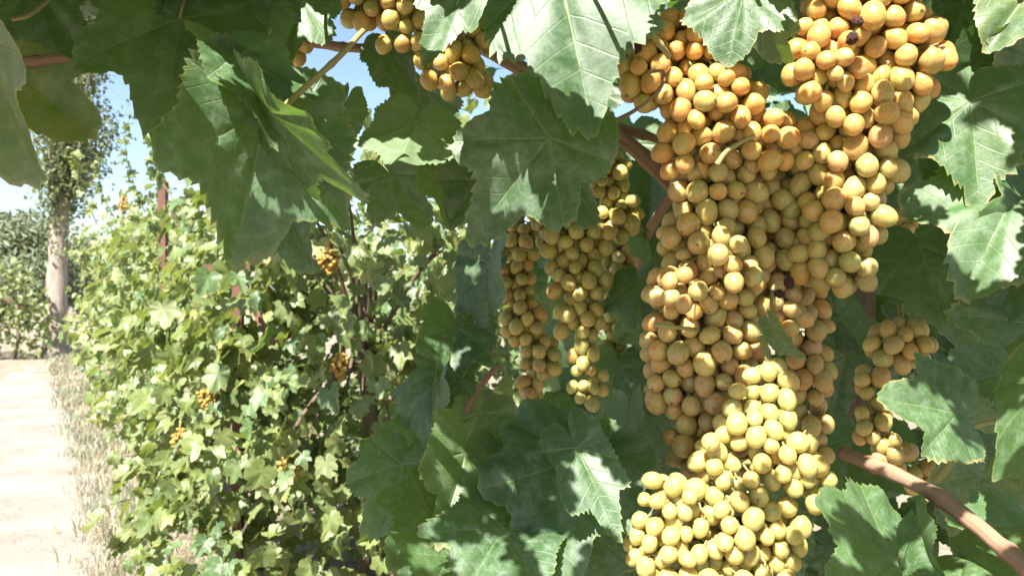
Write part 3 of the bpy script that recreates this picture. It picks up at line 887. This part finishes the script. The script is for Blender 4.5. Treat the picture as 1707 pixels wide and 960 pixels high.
bunch('bunch at the right half hidden behind a broad sunlit leaf',
      [(1500, 575, .80, 62, 46), (1455, 640, .80, 36, 40), (1455, 705, .79, 38, 44), (1480, 755, .79, 42, 40), (1535, 795, .79, 40, 28)], .0095, pal_mix(.5, 1.0, .7, .5), 112, P(1500, 505, .81),
      seeds=[(1445, 655, 24), (1468, 672, 28), (1438, 690, 25), (1436, 728, 24), (1455, 730, 24), (1470, 740, 24), (1525, 790, 26), (1490, 735, 24)])
bunch('few yellow berries in the foliage at the right beside the long bunch',
      [(1522, 290, .92, 26, 46), (1512, 362, .92, 28, 36)], .0095, pal_mix(1.0, 1.0, .4, .1), 113, P(1525, 225, .92), second=False)
bunch('small bunch in shade behind the five lobed leaf left of the centre',
      [(748, 268, .88, 32, 38)], .0100, pal_mix(.8, .5, .7, .1), 114, P(748, 215, .88), second=False)

def far_bunch(label, px, py, d, rx, ry, seed):
    rg = np.random.default_rng(seed)
    t = empty('grape_bunch', P(px, py - ry, d)); tag(t, label, 'grape bunch', 'ripe bunches on the vines of the row')
    acc = Acc(); me = SMALLB[0]
    base = np.array([v.co for v in me.vertices]); fs = [tuple(f.vertices) for f in me.polygons]
    for k in range(70):
        u = rg.standard_normal(3); u /= np.linalg.norm(u)
        h = u[2]
        u = u * rg.uniform(.2, 1) ** .4
        wdt = 1 - .45 * max(0, -h)
        c = np.array(P(px, py, d)) + u * np.array((mm(rx, d) * wdt, mm(rx, d) * wdt, mm(ry, d)))
        acc.add((base * .009 + c).tolist(), fs)
    o = tag(obj('grapes', acc.mesh('grapes', M_BERRYFAR), t), kind='stuff')
    V, Fc, U = tube([P(px, py - ry * 1.6, d), P(px, py, d)], [.003, .003], 6)
    obj('stem', new_mesh('stem', V, Fc, M_STALK, True, U), t)
far_bunch('orange tinted bunch in the dark foliage near the centre of the picture', 549, 430, 3.0, 20, 26, 1)
far_bunch('amber bunch in the sunny leaves below the slanting brace', 352, 662, 3.32, 24, 26, 2)
far_bunch('narrow amber bunch low in the central vine', 482, 780, 2.93, 18, 34, 3)
far_bunch('little amber bunch under the lowest leaves of the sunlit vine', 300, 735, 3.35, 14, 22, 4)
far_bunch('tiny orange bunch high in the far vine at the left', 206, 342, 6.6, 9, 16, 5)
far_bunch('golden bunch by the pale twig in the central vine', 567, 610, 2.95, 14, 24, 6)

# ------------------------------------------------------------------ the near vine
NB = Vector((.62, 1.35, gz(.62, 1.35)))
vine = empty('grapevine', NB)
tag(vine, 'near grapevine with big lobed leaves and brown canes carrying the large bunches', 'grapevine')
V, Fc, U = tube(spline([NB - Vector((0, 0, .1)), NB + Vector((.05, .05, .6)), NB + Vector((-.02, .02, 1.2)), NB + Vector((-.1, -.15, 1.7)), NB + Vector((-.25, -.4, 2.05))], 24), list(np.linspace(.045, .022, 24)), 12)
V = [v + Vector((.008 * mnoise.noise(v * 25), .008 * mnoise.noise(v * 25 + Vector((5, 0, 0))), 0)) for v in V]
obj('trunk', new_mesh('trunk', V, Fc, M_VTRUNK, True, U), vine)

def cane(pts, r0, r1, mat=M_CANE, nodes=4, name='cane', sides=14, wob=.001):
    q = [P(*a) for a in pts]
    n = 10 * len(q)
    sp = spline(q, n)
    rr = np.linspace(mm(r0, pts[0][2]), mm(r1, pts[-1][2]), n)
    for k in range(nodes):
        i = int((k + .6) / nodes * n)
        for j in range(-2, 3):
            if 0 <= i + j < n: rr[i + j] *= 1 + .22 * math.exp(-j * j / 1.2)
    V, Fc, U = tube(sp, list(rr), sides)
    V = [v + Vector((wob * mnoise.noise(v * 60), wob * mnoise.noise(v * 60 + Vector((3, 3, 3))), wob * mnoise.noise(v * 60 + Vector((7, 1, 0))))) for v in V]
    return obj(name, new_mesh(name, V, Fc, mat, True, U), vine)
cane([(-60, 112, .62), (40, 104, .62), (120, 96, .62), (200, 86, .62), (226, 84, .62)], 9, 8, nodes=2)
cane([(200, 84, .62), (186, 48, .62), (176, 10, .62), (178, -40, .62)], 5, 3, nodes=2)
cane([(520, 72, .82), (560, 78, .82), (620, 84, .82), (700, 100, .82), (770, 75, .80)], 8, 8, nodes=2)
cane([(700, -30, .79), (770, 52, .78), (835, 95, .77), (910, 140, .77), (1000, 205, .77), (1060, 250, .78), (1130, 322, .80)], 13, 12, nodes=3, wob=.0015)
cane([(790, -20, .80), (850, 22, .80), (930, 60, .82), (1010, 120, .86)], 12, 9, nodes=2)
cane([(1000, 205, .77), (1060, 222, .80), (1110, 236, .84)], 9, 7, nodes=1)
cane([(1405, 755, .66), (1470, 780, .62), (1560, 825, .57), (1640, 885, .535), (1720, 955, .50)], 11, 16, nodes=3)
cane([(770, 700, .95), (790, 660, .95), (815, 625, .96), (830, 610, .97)], 5, 5, nodes=1)
cane([(1125, 320, .80), (1085, 380, .95), (1060, 460, 1.1), (1040, 560, 1.2)], 9, 7, nodes=2)
cane([(1600, 340, .95), (1570, 375, .95), (1545, 395, .98)], 6, 5, nodes=1)
cane([(470, 182, .52), (510, 145, .52), (560, 100, .53), (606, 52, .55)], 5.5, 5, M_STALK, 1, 'petiole', 10, .0004)
cane([(985, 776, .66), (1020, 772, .66), (1060, 769, .67), (1105, 772, .69)], 5, 4, M_STALK, 1, 'petiole', 8, .0003)
cane([(1588, 745, .615), (1602, 722, .612), (1640, 706, .61), (1690, 702, .62)], 4, 3.5, M_STALK, 1, 'petiole', 8, .0003)
cane([(1560, 800, .62), (1585, 770, .61), (1592, 740, .60)], 7, 5, M_STALK, 1, 'petiole', 8, .0003)
cane([(815, -20, .72), (835, 30, .73), (806, 60, .74), (795, 85, .75)], 6, 5, M_STALK, 1, 'petiole', 8, .0003)
cane([(1068, 15, .60), (1080, 45, .62), (1105, 80, .63), (1115, 95, .64)], 6, 5, M_STALK, 1, 'petiole', 8, .0003)
cane([(1195, 275, .60), (1215, 250, .60), (1258, 226, .60)], 5, 3, M_STALK, 1, 'petiole', 8, .0003)
cane([(1090, 541, .62), (1120, 545, .62), (1165, 550, .66)], 4, 3, M_STALK, 0, 'petiole', 8, .0003)
cane([(1030, 200, .66), (1065, 180, .62), (1100, 150, .61), (1105, 120, .61), (1078, 122, .61)], 3.5, 2.5, M_CANE, 1, 'tendril', 6, .0003)
cane([(20, 32, .5), (50, 24, .5), (90, -8, .52)], 4.5, 4, M_STALK, 0, 'petiole', 8, .0003)
cane([(300, 30, .56), (304, 12, .55), (312, -10, .56)], 2, 1.5, M_STALK, 0, 'tendril', 6, .0003)
cane([(548, 205, .75), (565, 240, .78), (600, 300, .85), (640, 250, .8), (690, 195, .7)], 3, 3, M_STALK, 1, 'petiole', 6, .0003)
cane([(1660, 600, .75), (1680, 700, .74), (1668, 800, .74), (1660, 900, .75)], 5, 5, M_STALK, 1, 'shoot', 8, .0003)
cane([(760, 640, .93), (735, 720, .93), (730, 800, .92)], 5, 4, M_STALK, 1, 'shoot', 8, .0003)

def nleaf(bx, by, bd, tx, ty, td, roll=0.0, fold=.2, bend=.3, cup=0.0, ruffle=.035, lob=.5, width=1.0, redge=0.0, stalk=None, flip=False):
    """petiole point and tip in photograph pixels with their depths; roll about the midrib in degrees"""
    b = P(bx, by, bd); tip = P(tx, ty, td)
    m = tip - b; size = m.length
    view = (Vector((0, 0, CAMZ)) - (b + tip) / 2).normalized()
    n = view - m.normalized() * view.dot(m.normalized()); n.normalize()
    n = Matrix.Rotation(math.radians(roll), 3, m.normalized()) @ n
    if flip: n = -n
    if abs(bend) > .05: size *= bend / math.sin(bend) if abs(bend) < 1.4 else 1.4
    a = leaf_arrays(rng, 180, 8, 60, fold=fold, cup=cup, bend=bend, ruffle=ruffle, lobing=lob, roll_edge=redge, width=width)
    me = new_mesh('leaf', a[0], a[1], M_LEAF, True, a[2], a[3])
    o = obj('leaf', me, vine, basis(b, m, n, size))
    if stalk is None:
        e = b - (n if n.dot(view) > 0 else -n) * .65 * size - m.normalized() * .12 * size + Vector((0, .05, .02))
    elif stalk is False:
        return o
    else:
        e = P(*stalk)
    V, Fc, U = tube(spline([b - n * .001, b.lerp(e, .4) - m.normalized() * .12 * size, e], 8), list(np.linspace(.0013, .0017, 8)), 6)
    pe = obj('petiole', new_mesh('petiole', V, Fc, M_STALK, True, U))
    pe.parent = o; pe.matrix_parent_inverse = (Matrix.Translation(NB) @ o.matrix_parent_inverse @ o.matrix_basis).inverted()
    return o

# --- upper left
nleaf(-25, 60, .46, 16, 300, .44, 62, .3, .3, width=.8, stalk=(-60, 0, .5))
nleaf(55, -35, .60, 122, 84, .58, 15, .25, .3, lob=.3)
nleaf(20, 118, .63, 132, 204, .60, -12, .35, .4, lob=.3, stalk=(10, 105, .62))
nleaf(300, 30, .58, 268, 232, .55, 8, .12, .35, lob=.5, width=.95, stalk=(310, -20, .6))
nleaf(335, 60, .62, 300, 222, .62, -30, .3, .3)
nleaf(360, -50, .60, 345, 110, .62, 10, .2, .3)
nleaf(440, 195, .54, 398, 440, .52, -14, .28, .25, lob=.45, width=1.0, stalk=(472, 182, .52))
nleaf(400, 92, .53, 478, 205, .50, -48, .2, .5, width=.8, stalk=(380, 60, .55))
nleaf(452, 188, .505, 592, 346, .50, 66, .15, .35, width=.75, ruffle=.05, stalk=(430, 130, .52))
nleaf(505, 5, .66, 462, 98, .64, 15, .2, .3, lob=.4, width=.9, stalk=(520, -40, .66))
nleaf(470, -25, .58, 490, 32, .56, 30, .3, .2)
nleaf(430, 60, .72, 490, 140, .72, -20, .3, .4, width=.8)
nleaf(650, 80, .80, 690, 160, .78, 12, .3, .4, lob=.3, width=.8)
nleaf(575, 175, .72, 545, 262, .72, -45, .45, .5, lob=.4, width=.7)
nleaf(692, 205, .64, 664, 300, .60, 12, .12, .35, lob=.2, width=.85, flip=True, stalk=(706, 183, .7))
nleaf(470, 330, .62, 500, 452, .60, 40, .3, .4, stalk=(480, 290, .66))
nleaf(505, 290, .66, 470, 400, .66, -35, .3, .4)
nleaf(650, 290, .80, 715, 372, .80, 10, .3, .4, lob=.7)
nleaf(735, 290, .74, 765, 372, .72, -35, .3, .4)
nleaf(710, 150, .90, 735, 240, .92, 15, .25, .3)
nleaf(785, -45, .58, 697, 93, .55, 35, .15, .3, lob=.15, width=.5, stalk=(810, -70, .52))
nleaf(395, -10, .68, 440, 90, .70, 20, .3, .4)
nleaf(150, -60, .66, 100, 40, .70, 0, .3, .4)
nleaf(250, -50, .7, 215, 70, .72, 0, .3, .4)
# --- centre
nleaf(915, 232, .62, 772, 404, .62, 10, .22, .45, lob=.8, ruffle=.06, width=.85, stalk=(935, 250, .7))
nleaf(900, 190, .64, 850, 112, .66, -45, .25, .3, lob=.4, width=.8, stalk=False)
nleaf(925, -70, .60, 990, 192, .535, -8, .10, .25, lob=.1, width=.62, ruffle=.025, stalk=(1000, -110, .52))
nleaf(1240, -14, .568, 1214, 92, .548, 10, .15, .35, lob=.1, width=1.05, stalk=(1260, -110, .53))
nleaf(1270, 10, .62, 1295, 110, .63, 30, .3, .4)
nleaf(935, 262, .80, 984, 372, .77, 30, .5, .35, lob=.3, stalk=(960, 240, .82))
nleaf(850, 300, .84, 900, 360, .86, 25, .3, .5)
nleaf(800, 300, .74, 745, 370, .72, 10, .3, .4)
nleaf(1085, 300, .95, 1075, 380, .93, 30, .4, .4)
nleaf(1080, 390, .98, 1095, 460, .96, -30, .4, .4)
nleaf(1060, 470, .86, 1045, 545, .84, 45, .3, .4)
nleaf(805, 455, .9, 770, 545, .88, 40, .4, .5)
nleaf(815, 440, .86, 795, 590, .84, 58, .3, .4, width=.8)
nleaf(758, 545, .86, 752, 640, .80, -12, .3, .5, lob=.3, width=.8)
nleaf(745, 610, .85, 728, 690, .82, 15, .2, .4)
nleaf(720, 640, .84, 712, 748, .80, 55, .3, .4)
nleaf(750, 580, .9, 735, 640, .88, -30, .3, .4)
# --- bottom centre
nleaf(962, 748, .62, 1034, 893, .57, -8, .12, .4, lob=.35, width=.52, stalk=(985, 776, .66))
nleaf(985, 740, .66, 1030, 700, .68, 30, .3, .4, stalk=False)
nleaf(960, 765, .66, 905, 962, .58, 8, .22, .45, lob=.6, ruffle=.06, width=1.0, stalk=(985, 770, .67))
nleaf(1045, 720, .72, 1035, 890, .70, 62, .2, .3, width=.8)
nleaf(865, 765, .72, 805, 880, .68, -5, .25, .5)
nleaf(775, 755, .68, 752, 896, .62, -32, .25, .4, lob=.2, width=.85)
nleaf(840, 880, .62, 770, 975, .56, 20, .15, .5, lob=.4, width=1.1)
nleaf(690, 735, .86, 634, 806, .82, -15, .3, .4)
nleaf(670, 775, .80, 618, 890, .76, 15, .3, .5, lob=.4)
nleaf(720, 850, .74, 660, 925, .68, 0, .3, .4)
nleaf(750, 930, .66, 700, 1000, .60, 10, .3, .4)
nleaf(690, 690, .92, 650, 720, .90, 20, .3, .4)
nleaf(880, 900, .70, 850, 990, .66, -20, .3, .4)
nleaf(800, 690, .95, 760, 790, .92, 10, .3, .4)
nleaf(1000, 900, .72, 1010, 1000, .70, 0, .3, .4)
# --- right
nleaf(1655, 92, .77, 1570, 135, .75, -10, .3, .4, lob=.4)
nleaf(1725, -25, .74, 1650, 58, .72, 20, .2, .4, lob=.3)
nleaf(1720, 95, .76, 1650, 165, .74, -25, .3, .4)
nleaf(1617, 172, .68, 1645, 338, .64, -18, .15, .3, lob=.6, ruffle=.05, width=.95, stalk=(1640, 150, .75))
nleaf(1600, 200, .76, 1545, 300, .74, 25, .35, .4)
nleaf(1692, 325, .66, 1614, 462, .62, 8, .18, .45, lob=.3)
nleaf(1730, 350, .66, 1690, 470, .64, -30, .2, .4)
nleaf(1532, 412, .78, 1565, 528, .74, 8, .15, .45, lob=.55, width=1.05)
nleaf(1700, 440, .74, 1660, 525, .72, 10, .25, .4)
nleaf(1720, 540, .72, 1630, 615, .70, 20, .3, .4)
nleaf(1592, 690, .60, 1484, 655, .585, 28, .12, .35, lob=.25, width=1.0, stalk=(1602, 722, .60))
nleaf(1665, 625, .64, 1578, 640, .62, 35, .3, .4, lob=.2, width=.85)
nleaf(1745, 640, .55, 1705, 900, .50, 55, .2, .3, width=.55)
nleaf(1496, 930, .57, 1400, 1000, .51, 0, .10, .3, cup=.15, lob=.55, ruffle=.06, width=1.05, stalk=(1510, 880, .6))
nleaf(1530, 875, .56, 1550, 975, .51, 55, .25, .3, width=.6)
nleaf(1610, 930, .56, 1720, 975, .50, -30, .2, .3, width=.8)
nleaf(1420, 730, .87, 1405, 865, .80, -10, .2, .4, lob=.5)
nleaf(1400, 530, .88, 1440, 590, .86, 15, .25, .4, lob=.3)
nleaf(1410, 590, .88, 1398, 690, .86, -30, .2, .4)
nleaf(1292, 545, .62, 1334, 606, .61, 62, .25, .3, width=.8, lob=.1)
nleaf(1500, 230, .9, 1560, 330, .88, 0, .3, .4)
nleaf(1600, 20, .8, 1570, 90, .8, 10, .3, .4)
nleaf(1330, 20, .75, 1310, 100, .76, 0, .3, .4)
nleaf(1640, 790, .70, 1600, 900, .68, -20, .3, .4)
nleaf(1700, 880, .6, 1650, 960, .56, 10, .3, .4)
N_LISTED = len([c for c in vine.children if c.name.startswith('leaf')])

# --- leaves further inside the vine: shapes shared between alike leaves
NEARLEAF = []
for k in range(10):
    a = leaf_arrays(rng, 96, 5, 32, fold=rng.uniform(0.1, .5), cup=rng.uniform(-.1, .15), bend=rng.uniform(0, .8), ruffle=rng.uniform(.03, .07), lobing=rng.uniform(.2, .9), width=rng.uniform(.9, 1.08))
    NEARLEAF.append((new_mesh('leaf', a[0], a[1], M_LEAF, True, a[2], a[3]), a))
rgf = np.random.default_rng(77)
nfill = 300 - N_LISTED
cnt = 0
while cnt < nfill:
    px = rgf.uniform(640, 1780); py = rgf.uniform(-60, 1010)
    d = rgf.uniform(.98, 1.6)
    if px < 850 and py < 760: continue
    if px < 740: continue
    if 1270 < px < 1330 and 60 < py < 190: continue
    b = P(px, py, d)
    n = Vector((rgf.normal(-.2, .5), -1 + rgf.normal(0, .3), rgf.normal(.6, .5)))
    m = Vector((rgf.normal(0, .5), rgf.normal(-.2, .3), -1))
    obj('leaf', NEARLEAF[int(rgf.integers(10))][0], vine, basis(b, m, n, rgf.uniform(.055, .09)))
    cnt += 1
# dense inside of the hedge behind them
acc = Acc()
for k in range(900):
    px = rgf.uniform(690, 1900); py = rgf.uniform(-250, 1300)
    d = rgf.uniform(1.35, 2.1)
    if px < 900 and py < 800: continue
    if 1265 < px < 1335 and 50 < py < 190: continue
    b = P(px, py, d)
    if b.z < .05: continue
    n = Vector((rgf.normal(-.2, .5), -1 + rgf.normal(0, .3), rgf.normal(.6, .5))); m = Vector((rgf.normal(0, .5), rgf.normal(-.2, .3), -1))
    leaf_into(acc, FARLEAF[int(rgf.integers(8))], basis(b, m, n, rgf.uniform(.06, .09)))
tag(obj('inner_foliage', acc.mesh('inner_foliage', M_LEAF), vine), kind='stuff')

# --- canopy inferred overhead, out of view; its leaves are placed to throw the dappled shade
LIT = [  # px, py, depth, radius px: where the photograph shows sun flecks
    (900, 60, .48, 60), (980, 60, .48, 60), (990, 140, .48, 40), (1215, 40, .48, 60), (1190, 90, .67, 40), (1180, 150, .64, 60), (1240, 210, .64, 75), (1090, 120, .64, 40),
    (1290, 240, .64, 30), (1370, 60, .60, 45), (1410, 130, .60, 55), (1360, 130, .60, 40), (1440, 30, .6, 50), (1520, 70, .6, 35), (1400, 175, .6, 35), (1480, 40, .6, 40),
    (1235, 425, .62, 40), (1205, 405, .62, 25), (1265, 400, .62, 25), (1265, 440, .62, 25), (1225, 465, .62, 25), (1140, 480, .62, 32), (1120, 490, .62, 20), (1160, 485, .62, 20), (1265, 640, .59, 40), (1280, 690, .59, 45), (1320, 740, .58, 45), (1340, 800, .58, 50), (1250, 740, .59, 40), (1190, 760, .59, 40),
    (1120, 830, .57, 55), (1100, 900, .57, 60), (1180, 860, .57, 50), (1190, 930, .57, 60), (1280, 920, .58, 40), (1130, 960, .57, 60), (1230, 960, .57, 50),
    (890, 355, .84, 22), (1000, 285, .84, 24), (1010, 350, .84, 18), (1050, 335, .84, 14), (920, 446, .82, 14), (980, 635, .84, 30), (960, 480, .83, 12),
    (1600, 230, .66, 60), (1590, 310, .65, 45), (1650, 380, .64, 55), (1660, 440, .63, 40), (1540, 690, .59, 50), (1520, 720, .59, 40), (1640, 40, .60, 45),
    (650, 255, .62, 45), (690, 270, .61, 35), (1000, 840, .60, 40), (980, 790, .60, 30), (930, 930, .60, 45), (800, 940, .58, 50), (740, 940, .6, 40), (760, 820, .65, 20),
    (1690, 720, .52, 50), (1460, 860, .53, 40), (1540, 920, .53, 40), (1640, 940, .53, 40), (1420, 810, .74, 40), (1460, 700, .76, 40), (1430, 570, .76, 25),
    (880, 25, .5, 45), (935, 110, .48, 45), (1040, 30, .5, 45), (950, 0, .5, 60), (1180, 20, .5, 40), (1270, 30, .49, 40), (1225, 80, .48, 30), (1330, 100, .6, 40), (1385, 90, .6, 50), (1070, 930, .57, 40), (1060, 880, .57, 30), (1150, 900, .57, 50), (1300, 690, .58, 40), (1370, 830, .59, 30), (1230, 700, .59, 35),
    (1690, 30, .7, 40), (1655, 25, .7, 40), (1620, 100, .75, 40), (740, 100, .70, 22), (715, 40, .5, 40), (340, 150, .53, 40), (380, 210, .53, 40), (420, 130, .52, 30), (520, 40, .65, 35), (520, 260, .5, 40), (560, 300, .5, 40),
    (900, 200, .62, 30), (850, 290, .62, 30), (860, 210, .63, 30), (750, 600, .83, 20), (1600, 200, .66, 50), (1640, 250, .66, 50), (1580, 260, .66, 45), (1610, 320, .65, 40), (1620, 400, .64, 50), (1490, 670, .59, 40), (1560, 740, .59, 40), (1430, 660, .78, 30), (1440, 720, .78, 30), (1550, 60, .62, 40), (1340, 60, .6, 40), (1450, 90, .6, 40), (1160, 50, .65, 40), (1060, 140, .65, 35), (1210, 230, .64, 40), (1500, 800, .63, 30), (650, 30, .71, 25),
]
bpy.context.view_layer.update()
_dg = bpy.context.evaluated_depsgraph_get()
litp = []
for a, b, d, r in LIT:                 # take the depth of what really hangs there
    hit = scene.ray_cast(_dg, Vector((0, 0, CAMZ)), (P(a, b, 1.0) - Vector((0, 0, CAMZ))).normalized())
    q = hit[1] if hit[0] and hit[1].y < 1.3 else P(a, b, d)
    litp.append((Vector(q), mm(r, q.y)))
acc = Acc(); rgc = np.random.default_rng(5)
CQ = np.zeros((4000, 3)); CS = np.zeros(4000); made = 0
litA = np.array([tuple(a) for a, b in litp]); litR = np.array([b for a, b in litp])
S_ = np.array(SUN)
def perp(p_, Q):                       # distance of points Q from the sun ray through p_
    v = Q - p_
    return np.linalg.norm(v - np.outer(v @ S_, S_), axis=1)
SHADE = [(1060, 230, 1500, 560), (1055, 500, 1240, 780), (1290, 480, 1400, 760), (820, 370, 1080, 700), (250, 200, 500, 440), (1440, 380, 1620, 530), (1330, 880, 1560, 960), (690, 430, 1060, 960), (560, 0, 850, 180), (0, 0, 300, 240)]
for k in range(9500):
    if k < 5500:
        src = np.array(P(rgc.uniform(-120, 1830), rgc.uniform(-120, 1060), rgc.choice((.52, .60, .64, .68, .85, 1.0))))
    else:                              # what really hangs in the shaded places
        a, b, c_, d = SHADE[int(rgc.integers(len(SHADE))) if k % 2 else int(rgc.integers(2))]
        hit = scene.ray_cast(_dg, Vector((0, 0, CAMZ)), (P(rgc.uniform(a, c_), rgc.uniform(b, d), 1.0) - Vector((0, 0, CAMZ))).normalized())
        if not hit[0] or hit[1].y > 1.25: continue
        src = np.array(hit[1])
    gap = (perp(src, litA) - litR * .82).min()
    if gap < .006: continue
    if made and (perp(src, CQ[:made]) < CS[:made] * .45).any(): continue
    sz = float(np.clip((gap + .006) / .85, .016, rgc.uniform(.05, .078)))
    c = None
    t0_ = rgc.uniform(.16, .26)
    for q_ in range(24):
        t_ = t0_ + .05 * q_
        c_ = Vector(src) + SUN * t_
        if c_.y > .03:
            if CY - (c_.z - CAMZ) / c_.y * F < -sz * 1.15 / c_.y * F: c = c_; break
        elif c_.z > CAMZ + .34: c = c_; break
    if c is None: continue
    n = Vector(SUN) + Vector(rgc.standard_normal(3)) * .30; m = Vector((rgc.normal(0, 1), rgc.normal(0, 1), -.4))
    ctr = basis(c, m, n, sz)
    off = (ctr.to_3x3() @ Vector((0, .22, 0)))
    leaf_into(acc, NEARLEAF[int(rgc.integers(10))][1] if t_ < .5 else FARLEAF[int(rgc.integers(8))], Matrix.Translation(-off) @ ctr)
    CQ[made] = c; CS[made] = sz; made += 1
print('canopy', made)
for k in range(1100):                  # unseen leaves added over the path side to cut down sky light
    c = Vector((rgc.uniform(-.9, 1.7), rgc.uniform(-1.3, .8), rgc.uniform(2.1, 2.55)))
    if (perp(np.array(c), litA) - litR * .7).min() < .04: continue
    if c.y > .02 and (c.z - CAMZ) / c.y < .45: continue
    n = Vector((0, 0, 1)) + Vector(rgc.standard_normal(3)) * .4; m = Vector((rgc.normal(0, 1), rgc.normal(0, 1), -.4))
    leaf_into(acc, FARLEAF[int(rgc.integers(8))], basis(c, m, n, rgc.uniform(.055, .085)))
for k in range(260):                   # more unseen leaves, added to shade the next vine of the row
    c = Vector((rgc.uniform(-1.25, .2), rgc.uniform(1.65, 2.5), rgc.uniform(2.4, 2.8)))
    if (c.z - CAMZ) / c.y < .41: continue
    n = Vector(SUN) + Vector(rgc.standard_normal(3)) * .4; m = Vector((rgc.normal(0, 1), rgc.normal(0, 1), -.4))
    leaf_into(acc, FARLEAF[int(rgc.integers(8))], basis(c, m, n, rgc.uniform(.06, .09)))
for k in range(1500):                  # unseen leaves added above and to the right to darken the vine's inside
    c = Vector((rgc.uniform(-.25, 2.6), rgc.uniform(.75, 2.6), rgc.uniform(2.1, 2.6)))
    if rgc.random() < .35: c = Vector((rgc.uniform(1.3, 2.6), rgc.uniform(.2, 2.6), rgc.uniform(.3, 2.4)))
    if (perp(np.array(c), litA) - litR < .06).any() and (litA[:, 1] < c.y).any(): 
        if (perp(np.array(c), litA) - litR).min() < .06: continue
    if c.y < 1.5 and c.x / c.y < .72 and (c.z - CAMZ) / c.y < .46: continue
    n = Vector(SUN) + Vector(rgc.standard_normal(3)) * .5; m = Vector((rgc.normal(0, 1), rgc.normal(0, 1), -.4))
    leaf_into(acc, FARLEAF[int(rgc.integers(8))], basis(c, m, n, rgc.uniform(.06, .095)))
tag(obj('unseen_shade_canopy', acc.mesh('unseen_shade_canopy', M_LEAF), vine), kind='stuff')

# ------------------------------------------------------------------ grass and weeds beside the path
def blades(acc, x, y, h, w, rg, lean):
    z = gz(x, y); a = rg.uniform(0, 6.28)
    s = Vector((math.cos(a), math.sin(a), 0)) * w
    l = Vector((rg.normal(0, lean), rg.normal(0, lean), 0)) * h
    b = Vector((x, y, z - .01))
    acc.add([b - s, b + s, b + Vector((0, 0, h * .6)) + l * .4 - s * .7, b + Vector((0, 0, h * .6)) + l * .4 + s * .7, b + Vector((0, 0, h)) + l], [(0, 1, 3, 2), (2, 3, 4)])
rg = np.random.default_rng(9)
dry = Acc(); weed = Acc()
for k in range(620):
    y = 3.6 + 16 * rg.random() ** 1.6
    if rg.random() < .72: x = path_right(y) + abs(rg.normal(0, .42)) - .12
    else: x = path_right(y) - 1.35 - abs(rg.normal(0, .6))
    green = rg.random() < .35
    for j in range(int(rg.integers(14, 34))):
        (blades)(weed if green else dry, x + rg.normal(0, .07), y + rg.normal(0, .07), rg.uniform(.03, .13) * (1.3 if green else 1), rg.uniform(.0015, .0035) + .0004 * y, rg, .45)
tag(obj('dry_grass', dry.mesh('dry_grass', M_STRAW, False)), 'straw coloured dry grass scattered along both edges of the path', 'grass', kind='stuff')
tag(obj('weeds', weed.mesh('weeds', M_WEED, False)), 'grey green weeds growing between the path and the vines', 'weeds', kind='stuff')
bpy.context.view_layer.update()
